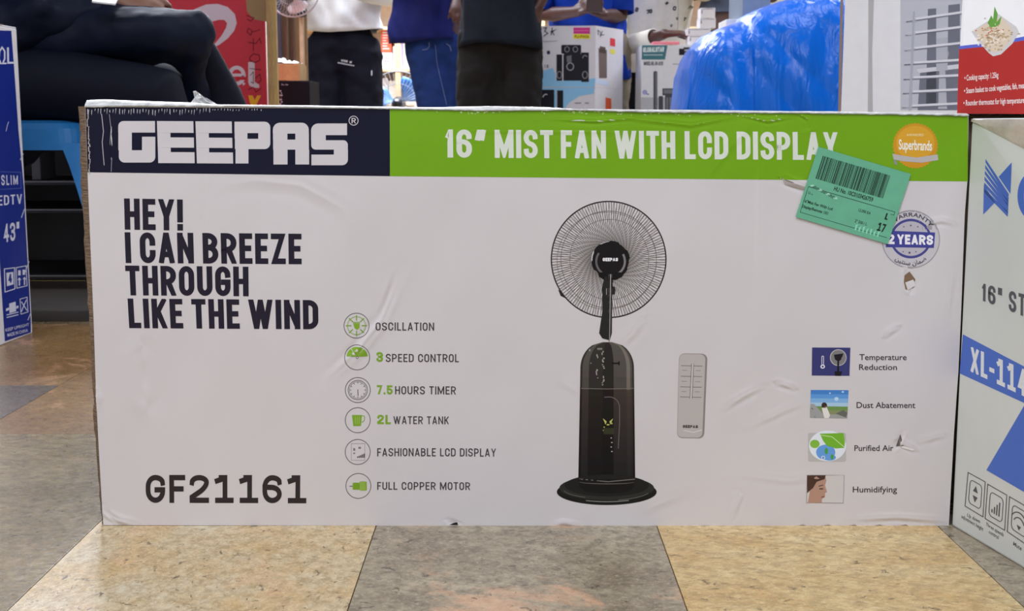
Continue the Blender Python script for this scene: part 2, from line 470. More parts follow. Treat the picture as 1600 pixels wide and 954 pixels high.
cols = {(-1, 1): S_OLIVE, (-1, 2): S_TAN, (-1, 3): S_OLIVE, (-2, 1): S_DARK, (-2, 2): S_TAN, (-2, 3): S_OLIVE, (0, 0): S_YEL2, (1, 0): S_GREY, (2, 0): S_YEL, (3, 0): S_GREY}
pal = [S_YEL2, S_OLIVE, S_TAN, S_GREY, S_YEL]
for i in range(-7, 8):
    e = edges.get(i, 1.9 + .17 * (i % 3))
    for j in range(0, 6):
        y1 = e + (j - 1) * TL; y0 = y1 - TL
        m = cols.get((i, j), pal[(i * 3 + j * 2) % 5])
        if m.name not in tmesh:
            me = tile_mesh('floor_tile'); me.materials.append(m); tmesh[m.name] = me
        o = bpy.data.objects.new('tile', tmesh[m.name]); COL.objects.link(o)
        o.location = (X0 + TW * (i + .5), (y0 + y1) / 2, 0); put(o, floor)
# the far floor beyond the separate tiles
cbox('far_flooring', (-5.9, 5.75, -0.004), (5.9, 10.9, 0), S_OLIVE, floor, 0)
cbox('floor_shade_sheet', (-2.6, 2.80, 0.0002), (-.62, 3.54, 0.0010), mat((46, 38, 32), .3, vary=.25, bscale=8, k=1), floor, 0)  # thin dark sheet standing in for floor shade around stool and rack
def struct(name, lo, hi, m):
    o = cbox(name, lo, hi, m, None, 0); o['kind'] = 'structure'; return o
wallm = mat((205, 200, 195), .8, k=1.1)
struct('wall_back', (-6, 11, 0), (6, 11.1, 3.0), wallm)
struct('wall_left', (-6.1, -2.5, 0), (-6, 11.1, 3.0), wallm)
struct('wall_right', (6, -2.5, 0), (6.1, 11.1, 3.0), wallm)
struct('wall_front', (-6, -2.6, 0), (6, -2.5, 3.0), wallm)
struct('ceiling', (-6, -2.5, 3.0), (6, 11, 3.1), mat((210, 208, 205), .8, k=1.1))

# ================================================================== MAIN CARTON
Y0 = 1.344
_yt = ([120, 133, 200, 330, 480, 600, 760, 900, 1000, 1250, 1420, 1530], [166, 166, 165, 165, 167, 169, 172, 171, 174, 176, 178, 180])
_yu = ([120, 135, 160, 200, 300, 340, 480, 600, 680, 760, 850, 900, 1100, 1240, 1300, 1530], [158, 156, 155, 157, 160, 163, 164.5, 166.5, 167.5, 165.5, 167, 170, 171.5, 173.5, 173.5, 177])
_xl = ([150, 275, 400, 520, 620, 700, 800, 830], [132.5, 137, 142, 147, 150, 154, 160, 162])
_xr = ([150, 210, 283, 334, 480, 579, 678, 822, 830], [1513.5, 1513, 1511.5, 1507.5, 1502, 1497.5, 1490.5, 1482.5, 1482])
_xb = ([150, 165, 200, 280, 330, 400, 470, 500, 560, 620, 660, 700, 780, 820, 830], [121, 122, 125, 126, 129, 133, 136.5, 139.5, 143, 146, 146.5, 150, 157, 161, 162])
FOLDS = [  # crease lines on the face: points, half width px, height mm
    ([(630, 425), (612, 462), (596, 500), (560, 545), (505, 597)], 7, 1.5), ([(618, 430), (600, 480), (588, 510)], 5, -1.2),
    ([(338, 290), (400, 282), (470, 290), (535, 325), (560, 370)], 12, .7), ([(1132, 638), (1160, 620), (1192, 603)], 5, .9),
    ([(1170, 668), (1230, 640), (1262, 628)], 5, .5), ([(1215, 598), (1240, 606)], 4, 1.1), ([(1385, 524), (1402, 512)], 4, .9),
    ([(1405, 690), (1428, 702)], 4, 1.0), ([(1440, 690), (1475, 680)], 4, .7), ([(1330, 812), (1400, 808), (1482, 814)], 4, 1.2),
    ([(862, 822), (880, 816), (905, 821)], 3, 1.3), ([(1145, 808), (1158, 775), (1150, 770)], 4, .8), ([(160, 800), (182, 812), (215, 821)], 5, 1.6),
    ([(160, 790), (170, 805), (190, 820)], 3, -1.4), ([(1445, 352), (1470, 345), (1492, 350)], 4, .9), ([(1225, 280), (1245, 288), (1262, 296)], 5, 1.2),
    ([(1236, 170), (1262, 186), (1268, 203), (1256, 204)], 3, 1.0), ([(1100, 185), (1105, 250)], 6, .3), ([(1100, 285), (1145, 225), (1190, 180)], 7, .35),
    ([(860, 186), (930, 190), (1000, 184)], 3, .8), ([(640, 203), (760, 205), (900, 206), (1080, 208)], 5, .22), ([(960, 183), (1080, 196), (1160, 180)], 4, .6),
    ([(1150, 178), (1200, 190), (1240, 182)], 3, .8), ([(970, 540), (990, 522), (1005, 500)], 6, .5), ([(146, 610), (152, 622), (148, 634)], 4, 1.6),
    ([(1480, 500), (1490, 420)], 5, .6), ([(1000, 800), (1070, 770)], 8, .4), ([(1140, 740), (1230, 752), (1300, 742)], 6, .35), ([(870, 590), (915, 620)], 8, .3),
    ([(170, 168), (175, 210), (173, 268)], 3, .9), ([(700, 815), (718, 821)], 3, -1.5), ([(1400, 700), (1412, 678)], 3, -1.6), ([(1418, 425), (1420, 450)], 5, -1.4),
    ([(222, 560), (228, 615)], 16, -.8), ([(325, 165), (328, 500)], 6, .35), ([(1188, 175), (1184, 520)], 6, .3), ([(541, 275), (540, 480)], 6, .25)]
def disp(X, Y):
    X = np.asarray(X, float); Y = np.asarray(Y, float)
    d = 1.1 * np.sin(X / 95 + .7) * np.sin(Y / 130 + .4) + .7 * np.sin(X / 41 + Y / 160) * np.cos(Y / 77) + .35 * np.sin(X / 23 + 2) * np.sin(Y / 31 + X / 57)
    e = np.clip(np.minimum(np.minimum(X - 130, 1515 - X) / 60, np.minimum(Y - 160, 825 - Y) / 60), 0, 1)
    d = d * e * .55
    for pts, wd, h in FOLDS:
        xs = [p[0] for p in pts]; ys = [p[1] for p in pts]
        msk = (X > min(xs) - 4 * wd) & (X < max(xs) + 4 * wd) & (Y > min(ys) - 4 * wd) & (Y < max(ys) + 4 * wd)
        if not msk.any(): continue
        x = X[msk]; y = Y[msk]; best = np.full(x.shape, 1e9); sg = np.zeros(x.shape)
        for a, b in zip(pts, pts[1:]):
            ux, uy = b[0] - a[0], b[1] - a[1]; l2 = ux * ux + uy * uy
            tt = np.clip(((x - a[0]) * ux + (y - a[1]) * uy) / l2, 0, 1)
            dx = x - a[0] - ux * tt; dy = y - a[1] - uy * tt; q = np.hypot(dx, dy)
            s = np.sign(ux * dy - uy * dx); sg = np.where(q < best, s, sg); best = np.minimum(best, q)
        r = best / wd; ends = np.minimum(np.hypot(x - xs[0], y - ys[0]), np.hypot(x - xs[-1], y - ys[-1])); L_ = sum(math.hypot(b[0] - a[0], b[1] - a[1]) for a, b in zip(pts, pts[1:]))
        h_ = h * .95 * np.clip(ends / (.35 * L_), 0, 1)
        v = h_ * (np.exp(-(r ** 1.2) * 2.4) - .5 * np.exp(-((r - 1.3) ** 2) * 2) * sg)
        d[msk] += v
    return d * 1e-3
def front(px, py, off):
    p = atY(px, py, Y0); p.y -= off + float(disp([px], [py])[0]); return p
box = empty('mist_fan_carton', (0, Y0 + .17, 0), 'large white carton with dark and green top band and a printed fan, on the floor', 'cardboard box')
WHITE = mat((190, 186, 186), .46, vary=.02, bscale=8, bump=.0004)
KRAFT = mat((118, 98, 78), .85, k=1.0, bump=.002, bscale=90, vary=.3, stretch=(1, 1, 6))
KRAFT_D = mat((150, 122, 90), .85, k=1.0, bump=.001, bscale=60, vary=.2)
# front panel: a fine sheet with every dent and crease in it
nx, ny = 620, 300
U, V = np.meshgrid(np.linspace(0, 1, nx + 1), np.linspace(0, 1, ny + 1))
PY = V * 655 + 168
for _ in range(2):
    PX = np.interp(PY, *_xl) * (1 - U) + np.interp(PY, *_xr) * U
    PY = np.interp(PX, *_yt) * (1 - V) + (820 + 2.0 * U) * V
u = (PX - 800) / FPX; v = (PY - 477) / FPX; dy = CP - v * SP; tt = Y0 / dy
co = np.stack([u * tt, Y0 - disp(PX, PY), H + (-SP - v * CP) * tt], -1).reshape(-1, 3)
idx = np.arange((nx + 1) * (ny + 1)).reshape(ny + 1, nx + 1)
fc = np.stack([idx[:-1, :-1], idx[1:, :-1], idx[1:, 1:], idx[:-1, 1:]], -1).reshape(-1, 4)
c0 = np.array([0, Y0, 0.0])
me = bpy.data.meshes.new('front_panel'); me.vertices.add(len(co)); me.vertices.foreach_set('co', (co - c0).ravel())
me.loops.add(fc.size); me.loops.foreach_set('vertex_index', fc.ravel()); me.polygons.add(len(fc))
me.polygons.foreach_set('loop_start', np.arange(0, fc.size, 4)); me.polygons.foreach_set('loop_total', np.full(len(fc), 4))
me.update(calc_edges=True); me.polygons.foreach_set('use_smooth', np.ones(len(fc), bool)); me.materials.append(WHITE)
o = bpy.data.objects.new('front_panel', me); COL.objects.link(o); o.location = c0; put(o, box)
BD = .335
def W(px, py, back=0, dx=0):
    p = atY(px, py, Y0); p.y += back; p.x += dx; return p
# left panel: bulged and scuffed corrugated side
rows = []
random.seed(3)
for k in range(60):
    py = 166 + (820 - 166) * k / 59; xf = np.interp(py, *_xl); xb = np.interp(py, *_xb) + (random.uniform(-1, 1) if 0 < k < 59 else 0)
    a = W(xf, py); b = atY(xb, py, Y0 + .012); z = max(0.0, a.z)
    rows.append([(a.x, a.y, z), ((a.x * .4 + b.x * .6) - .0008 * random.random(), Y0 + .005, z), (b.x, b.y, z), (b.x + .004, Y0 + .05, z), (xat(160, Y0, 820) - .004, Y0 + BD, z)])
bm = bmesh.new(); loft(bm, rows, close=False); obj('left_panel', bm, KRAFT, box)
bm = bmesh.new()
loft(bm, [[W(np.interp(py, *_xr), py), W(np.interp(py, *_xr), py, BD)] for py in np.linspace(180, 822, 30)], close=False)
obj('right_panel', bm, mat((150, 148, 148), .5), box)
bm = bmesh.new()
a = W(160, 166, BD); b = W(1483, 180, BD); add_box(bm, (xat(160, Y0, 820) + .0, Y0 + BD - .004, 0), (xat(1483, Y0, 822), Y0 + BD, .440)); obj('back_panel', bm, WHITE, box)
bm = bmesh.new(); add_box(bm, (xat(162, Y0, 820), Y0 + .002, 0), (xat(1481, Y0, 822), Y0 + BD, .004)); obj('bottom_panel', bm, KRAFT_D, box)
# rolled top edge with torn white liner, then the two top flaps
TAPE = mat((186, 188, 186), .25, k=1.15, vary=.35, bscale=90, bump=.0015, spec=.4)
rings = []; random.seed(5)
for k in range(261):
    px = 133 + (1513 - 133) * k / 260; yt = np.interp(px, *_yt); yu = np.interp(px, *_yu); j = random.uniform(-.7, .7) * (1.5 if px < 400 or px > 850 else .7)
    rings.append([W(px, yt + 1.2 + max(0, j), -.0012), W(px, yt - .5, -.0022), W(px, (yt + yu) / 2 + j * .3, .001), W(px, yu, .006), W(px, yu + .8, .02)])
bm = bmesh.new(); loft(bm, rings, close=False); obj('torn_top_edge', bm, TAPE, box, smooth=True)
for nm, s0, s1 in (('top_flap', .02, BD / 2 - .001), ('top_flap', BD / 2 + .001, BD)):
    bm = bmesh.new(); top = []; 
    for k in range(41):
        px = 133 + (1513 - 133) * k / 40; z0 = W(px, np.interp(px, *_yu)).z; top.append((W(px, 170).x, z0))
    for d in (0, -.003):
        pass
    rr = []
    for xx, zz in top:
        za = zz - .004 * (s0 > .1) - .0015; zb = (zz - .004) if s0 < .1 else .4405
        rr.append([(xx, Y0 + s0, za), (xx, Y0 + s1, zb), (xx, Y0 + s1, zb - .003), (xx, Y0 + s0, za - .003)])
    loft(bm, rr, caps=True); obj(nm, bm, WHITE, box)
bm = bmesh.new(); add_box(bm, (-.40, Y0 + BD / 2 - .025, .4415), (.40, Y0 + BD / 2 + .025, .4422)); obj('packing_tape', bm, mat((200, 190, 165), .2), box)
# plastic film tuft standing up behind the top edge
bm = bmesh.new(); random.seed(9)
def pf(px, py, b): return W(px, py, b)
pts = [[(291, 163), (298, 152), (297, 142), (300, 141)], [(300, 163), (304, 154), (303, 146), (304, 143)], [(312, 163), (312, 158), (311, 152), (308, 147)], [(322, 163), (320, 159), (318, 155), (314, 151)], [(336, 164), (330, 160), (326, 157), (320, 154)]]
loft(bm, [[W(x, y, .012 + .004 * ((i + j) % 2)) for j, (x, y) in enumerate(r)] for i, r in enumerate(pts)], close=False)
obj('plastic_film', bm, mat((225, 228, 232), .12, alpha=.75, bump=.004, bscale=200, vary=.3), box)

NAVY = (17, 19, 40); GREEN = (108, 158, 14); LW = (196, 192, 194); INKB = (34, 30, 44); GRN2 = (118, 158, 40); GREYI = (84, 80, 82)
P = Print(front)
P.grid([(133.5, 167), (609, 170), (609.5, 275), (137, 269)], ink(NAVY, .33), 200, 50)
P.build('dark_band', box, 'very dark navy printed band')
P = Print(front)
nxg = 440
mi = P._m(ink(GREEN, .33)); b0 = 0
for j in range(51):
    for i in range(nxg + 1):
        xx = 609.3 + (1512.6 - 609.3) * i / nxg; y_t = np.interp(xx, *_yt) + 1.2; y_b = 275 + 8.3 * (xx - 609) / 903
        P.v.append((xx - (0.5 * j / 50 if i == nxg else 0), y_t + (y_b - y_t) * j / 50, .00012))
for j in range(50):
    for i in range(nxg):
        a = j * (nxg + 1) + i; P.f.append((a, a + nxg + 1, a + nxg + 2, a + 1)); P.mi.append(mi)
P.build('green_band', box, 'bright green printed band')
# ---- logo
P = Print(front); P.lay = 2
def sk(ps, x0, y0, k=0): return [(x + (y - y0) * k, y) for x, y in ps]
G = [rrect(185, 189, 242.2, 207, 8, 'a'), rect(185.2, 207, 206.2, 234.6), rrect(186, 234.6, 242.6, 253.8, 9, 'dc'), rect(222, 213.5, 242.6, 234.6)]
P.polys(G, LW)
for x0, dy, sl in ((245.2, 0, .03), (305.3, .4, .035)):
    for a, b, x1 in ((189, 207.2, 56.8), (207.2, 214.4, 20.5), (214.4, 230.4, 57), (230.4, 237.4, 20.5), (237.4, 254.6, 57.6)):
        P.poly([(x0 + (a - 189) * sl, a + dy), (x0 + x1 + (a - 189) * .02, a + dy + .3), (x0 + x1 + (b - 189) * .02, b + dy + .3), (x0 + (b - 189) * sl, b + dy)], LW)
P.polys([rrect(366.4, 190, 422.4, 207.8, 9, 'b'), rect(366.6, 207.8, 386.6, 216.8), rect(403.6, 207.8, 422.4, 216.8), rrect(367, 216.8, 422.4, 232.8, 9, 'c'), rect(368, 232.8, 388.2, 255.2)], LW)
P.polys([rrect(426.4, 191.6, 482.4, 208.6, 11, 'ab'), rect(426.6, 208.6, 449, 218), rect(461.4, 208.6, 482.6, 218), rect(426.8, 218, 482.6, 233.6), rect(427.3, 233.6, 449.2, 256.8), rect(461.4, 233.6, 483, 256.8)], LW)
P.polys([rrect(486, 192.8, 542.2, 211, 11, 'a'), rect(486, 211, 509, 219), rrect(486.2, 219, 543.4, 233.6, 7, 'bd'), rect(521.6, 233.6, 543.6, 241.4), rrect(486.6, 241.4, 543.6, 258, 9, 'c')], LW)
P.up(); P.polys(annulus(552.5, 188.4, 7.6, 7.6, 1.1), LW)
text(P, 'R', Q(549.4, 184.3, 556, 192.6), LW, t=.16, wd=.7)
P.build('brand_logo', box, 'white block lettered maker name', cell=4)
P = Print(front); P.lay = 3
GW = (206, 212, 200)
def gq(x0, x1):
    f = lambda x, a, b: a + (b - a) * (x - 695) / (1308 - 695)
    return [(x0, f(x0, 202, 206.5)), (x1, f(x1, 202, 206.5)), (x1 + .5, f(x1, 246, 250)), (x0 + .5, f(x0, 246, 250))]
for s, a, b in (('16”', 695.3, 759.5), ('MIST', 772.6, 864), ('FAN', 876, 946.6), ('WITH', 960, 1055), ('LCD', 1069.5, 1137.5), ('DISPLAY', 1150.5, 1308.5)):
    text(P, s, gq(a, b), GW, t=.175, wd=.48, gap=.085)
P.build('title_lettering', box, 'pale product title lettering', cell=4)
P = Print(front); P.lay = 1
text(P, 'HEY!', [(193.7, 309.8), (285.5, 311.5), (286, 360), (195, 358.5)], INKB, t=.185, wd=.5, gap=.09)
text(P, 'I CAN BREEZE', [(194.6, 362.6), (471, 365), (471.5, 412.5), (196.6, 410.6)], INKB, t=.185, wd=.5, gap=.09)
text(P, 'THROUGH', [(195.6, 414.5), (388.2, 416.4), (388.8, 462.6), (197.6, 461)], INKB, t=.185, wd=.5, gap=.09)
text(P, 'LIKE THE WIND', [(199.4, 466), (497.2, 468.4), (497.8, 514), (202, 512.3)], INKB, t=.185, wd=.5, gap=.09)
P.build('slogan_lettering', box, 'black condensed slogan lettering', cell=8)
P = Print(front); P.lay = 1
text(P, 'GF2jj6j', [(227.6, 741.2), (479, 742), (478.6, 785.8), (228, 785)], (46, 40, 42), t=.19, wd=.78, gap=.17)
P.build('model_lettering', box, 'dark model number lettering', cell=8)
# ---- feature list
icons = [(557, 508.5), (558, 558), (559, 609), (559, 656), (559, 705.5), (560, 758.5)]
for n_, (cx, cy) in enumerate(icons):
    P = Print(front); P.lay = 1
    P.polys(annulus(cx, cy, 20, 20, 1.0), GREYI)
    if n_ == 0:
        P.polys(annulus(cx, cy, 14.5, 14.5, .9), GRN2)
        for k in range(8):
            a = math.radians(45 * k); P.polys(stroke([(cx + 8 * math.cos(a), cy + 8 * math.sin(a)), (cx + 16.5 * math.cos(a), cy + 16.5 * math.sin(a))], 1.6), GRN2)
        P.up(); P.poly([(cx - 5, cy - 3), (cx + 5, cy - 3), (cx + 5, cy + 3), (cx + 1, cy + 6.5), (cx - 3, cy + 4)], GRN2)
        P.polys([rrect(cx - 5 + 2.7 * k, cy - 6, cx - 3 + 2.7 * k, cy - 2.8, .6) for k in range(4)], GRN2)
    if n_ == 1:
        for a0, a1 in ((182, 232), (236, 304), (308, 358)):
            P.poly([(cx, cy - 1)] + ell(cx, cy - 1, 16.5, 15.5, 12, a0, a1), GRN2)
        P.polys(annulus(cx, cy, 2.2, 2.2, .8, 16), GREYI)
    if n_ == 2:
        P.polys(annulus(cx, cy, 15.5, 15.5, .9), GREYI); P.polys(annulus(cx, cy, 13.2, 13.2, .5), GREYI)
        P.polys(stroke([(cx, cy - 1), (cx + .5, cy + 9)], 1.2), GREYI)
        for k in range(12):
            a = math.radians(30 * k); P.polys(stroke([(cx + 10 * math.cos(a), cy + 10 * math.sin(a)), (cx + 12.6 * math.cos(a), cy + 12.6 * math.sin(a))], .8), GREYI)
    if n_ == 3:
        P.polys([[(cx - 9, cy - 8), (cx + 6.5, cy - 8), (cx + 5, cy + 9), (cx - 7, cy + 9)]], GRN2); P.up()
        P.polys(stroke(fillet([(cx + 6, cy - 7), (cx + 11, cy - 7, 1), (cx + 10, cy + 2, 1), (cx + 6, cy + 3)], 3), 1), GRN2)
        P.polys([rect(cx - 4 + 3 * k, cy - 5, cx - 3.4 + 3 * k, cy + 6) for k in range(3)], (165, 188, 110))
    if n_ == 4:
        P.polys(stroke(rect(cx - 10, cy - 13, cx + 11, cy + 13), .6, True), (140, 138, 138))
        P.polys([rect(cx - 7, cy - 6, cx - 4, cy - 2), rect(cx - 7, cy + 1, cx - 4, cy + 3), rect(cx + 1, cy - 8, cx + 5, cy - 5)], (120, 118, 118))
        P.polys([rect(cx - 1 + 2.6 * k, cy + 7 - k * 1.1, cx + 1 + 2.6 * k, cy + 9) for k in range(5)], GREYI)
    if n_ == 5:
        P.poly(rrect(cx - 9, cy - 5, cx + 2, cy + 6, 1.5), GRN2); P.poly(rrect(cx + 1.5, cy - 7, cx + 13, cy + 7.5, 2), (136, 168, 66))
        P.polys(stroke([(cx - 14, cy + .5), (cx - 9, cy + .5)], 1.2), GREYI); P.up()
        P.polys([rect(cx + 11, cy - 6, cx + 13, cy + 6.5)], GRN2); P.polys([rect(cx - 6 + 2.5 * k, cy - 5, cx - 5.4 + 2.5 * k, cy + 6) for k in range(3)], (90, 130, 20))
    P.build('feature_icon', box, ['round oscillation icon', 'round green speed dial icon', 'round clock icon', 'round green jug icon', 'round display icon', 'round green motor icon'][n_], cell=6)
P = Print(front); P.lay = 2
DK = (64, 58, 60)
for s, x0, x1, y0, y1, c in (('OSCILLATION', 587, 678.3, 503.4, 516, DK), ('3', 588, 598.4, 549.6, 564.8, GRN2), ('SPEED CONTROL', 602.8, 717, 552.6, 565.2, DK),
        ('7.5', 588.7, 613.4, 601.4, 615.6, GRN2), ('HOURS TIMER', 617.3, 712.3, 603, 615.6, DK), ('2L', 589.4, 610.5, 647.6, 662, GRN2), ('WATER TANK', 614.6, 701.3, 650, 662.2, DK),
        ('FASHIONABLE LCD DISPLAY', 589.4, 775, 699.8, 712.4, DK), ('FULL COPPER MOTOR', 589.4, 734.6, 752.6, 764.6, DK)):
    text(P, s, Q(x0, y0, x1, y1, .4), c, t=.21 if c == GRN2 else .135, wd=.66 if c == GRN2 else .56, gap=.15, space=.36)
P.build('feature_lettering', box, 'small grey and green feature list lettering', cell=8)
# ---- printed fan
P = Print(front); P.lay = 1
FK = (38, 36, 36); cx, cy = 951, 405
P.poly([(872, 452), (880, 458), (884, 466), (876, 462)], FK)
P.polys(annulus(cx, cy, 90.5, 91.5, 2.0, 90), FK)
P.polys(annulus(cx, cy, 75, 76, .8, 80), (100, 96, 94)); P.polys(annulus(cx + 1, cy, 62, 63, .7, 70), (110, 105, 103)); P.polys(annulus(cx - 3, cy + 2, 78, 76, .6, 70), (110, 105, 103))
sp = []
for k in range(128):
    a = 2 * math.pi * k / 128; b = a + .10
    sp += stroke([(cx + 1 + 28 * math.cos(b), cy + 28 * math.sin(b)), (cx + 60 * math.cos(a + .02), cy + 60 * math.sin(a + .02)), (cx + 89.5 * math.cos(a), cy + 90.5 * math.sin(a))], .95)
P.polys(sp, (92, 86, 82))
sp = []
for k in range(96):
    a = 2 * math.pi * k / 96 + .02; b = a - .16
    sp += stroke([(cx + 28 * math.cos(b), cy + 28 * math.sin(b)), (cx + 88 * math.cos(a), cy + 88 * math.sin(a))], .45)
P.up(); P.polys(sp, (120, 114, 110)); P.up()
hub = []
for k in range(60):
    a = 2 * math.pi * k / 60; r = 28.5 + (1.6 if (k // 5) % 2 else 0); hub.append((954 + r * math.cos(a), cy + 1 + r * math.sin(a)))
P.poly(hub, (22, 20, 22)); P.up()
P.polys(annulus(954, cy + 3, 24, 24, 3.2, 20, 120, 215), (96, 92, 92)); P.polys(annulus(954, cy + 3, 24, 24, 3.4, 20, -30, 55), (120, 116, 116)); P.up()
text(P, 'GEEPAS', Q(941.5, 402.4, 965.5, 407.8), (226, 224, 226), t=.3, wd=1.0, gap=.12)
P.poly([(934, 425), (976, 425), (972, 432), (962, 437), (944, 437), (936, 432)], (20, 18, 20))
P.poly([(945, 432), (958, 430), (957, 448), (956, 468), (952, 498), (952, 531), (941, 528), (936, 520), (941, 486), (941, 460), (940, 450)], FK)
P.poly([(950, 428), (957, 428), (956, 520), (951.4, 535), (950, 500)], (58, 54, 54)); P.poly([(957, 447), (961, 448), (961, 459), (956, 460)], FK); P.up()
P.polys([[(953.3, 428), (954.8, 428), (952.6, 534), (951.6, 534)], rect(947, 450, 948, 460)], (150, 146, 144))
P.build('fan_picture_cage', box, 'printed picture of the round fan cage and neck', cell=8)
P = Print(front); P.lay = 1
BODY0, BODY1 = 534.0, 752.0
def bw(y):
    tr = (y - BODY0) / (BODY1 - BODY0); l = 907.5 - 4 * tr; r = 990 + 2.5 * tr
    if y < BODY0 + 40:
        q = (BODY0 + 40 - y) / 40; k = math.sqrt(max(0, 1 - q * q)); c = 949; l = c - (c - l) * (0.18 + .82 * k); r = c + (r - c) * (0.18 + .82 * k)
    return l, r
NB = 44
for k in range(NB):
    ya = BODY0 + (BODY1 - BODY0) * k / NB; yb = BODY0 + (BODY1 - BODY0) * (k + 1) / NB
    if yb < 612: s = (ya - BODY0) / 78; c = (80 - 10 * s, 76 - 10 * s, 70 - 8 * s)
    else: s = (ya - 612) / 140; c = (58 - 30 * s, 50 - 24 * s, 46 - 18 * s)
    c = tuple(round(x / 3) * 3 for x in c)
    (l0, r0), (l1, r1) = bw(ya), bw(yb)
    P.poly([(l0, ya), (r0, ya), (r1, yb), (l1, yb)], c)
    for f0, f1, g in ((.0, .04, .62), (.16, .42, .62), (.42, .62, .5), (.86, .93, 1.45), (.97, 1, .6)):
        cc = tuple(round(min(255, x * (g if yb < 612 or g < 1 else 1.15)) / 3) * 3 for x in c)
        P.lay += 1; P.poly([(l0 + (r0 - l0) * f0, ya), (l0 + (r0 - l0) * f1, ya), (l1 + (r1 - l1) * f1, yb), (l1 + (r1 - l1) * f0, yb)], cc); P.lay -= 1
P.up(3)
P.polys(stroke([(908, 606), (948, 607), (990, 606)], 1.0), (112, 106, 96)); P.polys(stroke([(905, 748), (950, 752), (992, 748)], 1.2), (120, 116, 112))
P.polys(stroke(fillet([(944, 620), (968, 618, 1), (968, 660), (966, 700)], 18), 1.2), (100, 96, 92)); random.seed(2)
P.polys([rect(x, y, x + random.uniform(1, 2.4), y + random.uniform(1, 4)) for x, y in [(random.choice((921, 931, 940, 941)) + random.uniform(-1, 2), 545 + k * 2.6) for k in range(22)]], (150, 146, 138))
P.poly(rrect(933, 543, 941, 546, 1), (120, 116, 110)); P.polys([rect(966, 564 + 3 * 0, 968, 570), rect(956, 566, 966, 568)], (10, 10, 10))
P.polys([[(942, 653), (948, 658), (946, 663)], [(958, 653), (952, 658), (954, 663)], rect(948, 662, 952, 664), rect(943, 666, 945, 667.5), rect(955, 660, 957, 662), rect(942, 671, 944, 672.5)], (176, 180, 96))
P.poly(rect(943, 668, 960, 678), (50, 52, 34)); P.polys([rect(954 + (k % 2), 683 + 7 * k, 956 + (k % 2), 684.6 + 7 * k) for k in range(4)], (176, 172, 168))
P.build('fan_picture_body', box, 'printed picture of the dark water tank body', cell=8)
P = Print(front); P.lay = 1
P.poly(ell(948, 768, 78, 20.5, 60), (26, 26, 24)); P.up(); P.poly(ell(948, 762, 74, 19, 60), (44, 44, 40)); P.up(); P.poly(ell(948, 758, 66, 17, 60), (30, 30, 28)); P.up()
P.poly([(903, 748), (992, 748), (991, 760), (980, 768), (950, 771), (915, 768), (905, 760)], (22, 20, 20)); P.up()
P.polys(annulus(948, 762, 72, 20, 1.3, 24, 25, 75), (90, 88, 84)); P.polys(annulus(948, 768, 70, 16, 1.5, 20, 60, 118), (120, 118, 114)); P.polys(annulus(948, 764, 68, 15, 1.4, 18, 120, 170), (84, 84, 78))
P.polys(annulus(948, 752, 44, 4, 1.2, 20, 10, 170), (96, 92, 88))
P.build('fan_picture_base', box, 'printed picture of the round black fan base', cell=8)
P = Print(front); P.lay = 1
rm = rrect(0, 0, 1, 1, .12)
rq = [(1061, 551.5), (1105.5, 552.5), (1100, 684.5), (1057.5, 683.5)]
def rr_q(x0, y0, x1, y1, rx, ry):
    out = []
    for a0, cx_, cy_ in ((180, x0 + rx, y0 + ry), (270, x1 - rx, y0 + ry), (0, x1 - rx, y1 - ry), (90, x0 + rx, y1 - ry)):
        for k in range(7):
            a = math.radians(a0 + 15 * k); out.append(bil(rq, cx_ + rx * math.cos(a), 1 - (cy_ + ry * math.sin(a))))
    return out
P.poly(rr_q(0, 0, 1, 1, .2, .065), (132, 126, 122)); P.up(); P.poly(rr_q(.01, .006, .93, .992, .19, .06), (176, 170, 166)); P.up()
P.polys(sum([stroke([bil(rq, .08, 1 - y), bil(rq, .84, 1 - y)], .8) for y in (.145, .27, .395, .515)], []), (84, 80, 78))
P.polys(stroke([bil(rq, .49, .88), bil(rq, .47, .465)], 4.4), (98, 94, 92)); P.up(); P.polys(stroke([bil(rq, .49, .88), bil(rq, .47, .465)], 2.6), (190, 186, 182))
for j, y in enumerate((.2, .33, .45)):
    for x in (.2, .68): P.polys(stroke([bil(rq, x - .08, 1 - y), bil(rq, x + .1, 1 - y)], 1.0), (140, 134, 130))
text(P, 'GEEPAS', [bil(rq, .2, .155), bil(rq, .76, .155), bil(rq, .76, .12), bil(rq, .2, .12)], (70, 66, 66), t=.3, wd=1.0, gap=.12)
P.polys(stroke([bil(rq, .25, .09), bil(rq, .6, .07), bil(rq, .9, .1)], .9), (215, 212, 210))
P.build('remote_picture', box, 'printed picture of the grey remote control', cell=8)
# ---- four small pictures with captions
P = Print(front); P.lay = 1
P.grid([(1269, 542.6), (1329, 543), (1327.5, 587), (1268.5, 586.5)], (52, 54, 108), 1, 1); P.up()
P.polys(annulus(1310, 558.5, 13, 13, 1.2, 30), (180, 178, 176)); P.poly(ell(1310, 558.5, 12, 12, 30), (120, 118, 118)); P.up(); P.polys([ell(1310, 559, 5, 5, 16), [(1308.6, 562), (1311.4, 562), (1311, 586), (1308, 586)], [(1304, 580), (1316, 580), (1314, 587), (1305, 587)], [(1303, 554), (1318, 552), (1316, 558), (1305, 562)]], (30, 28, 32))
P.polys(stroke(rrect(1284.2, 556, 1287, 571, 1.3), .9, True), (220, 220, 226)); P.poly(ell(1285.6, 572.5, 3.6, 3.2, 14), (220, 220, 226)); P.up(); P.poly(ell(1285.6, 572.5, 1.8, 1.6, 10), (52, 54, 108))
P.build('benefit_picture', box, 'small dark blue printed picture of a fan', cell=8)
P = Print(front); P.lay = 1
q2 = [(1267, 609), (1326, 609.3), (1324, 653.5), (1265.5, 652.5)]
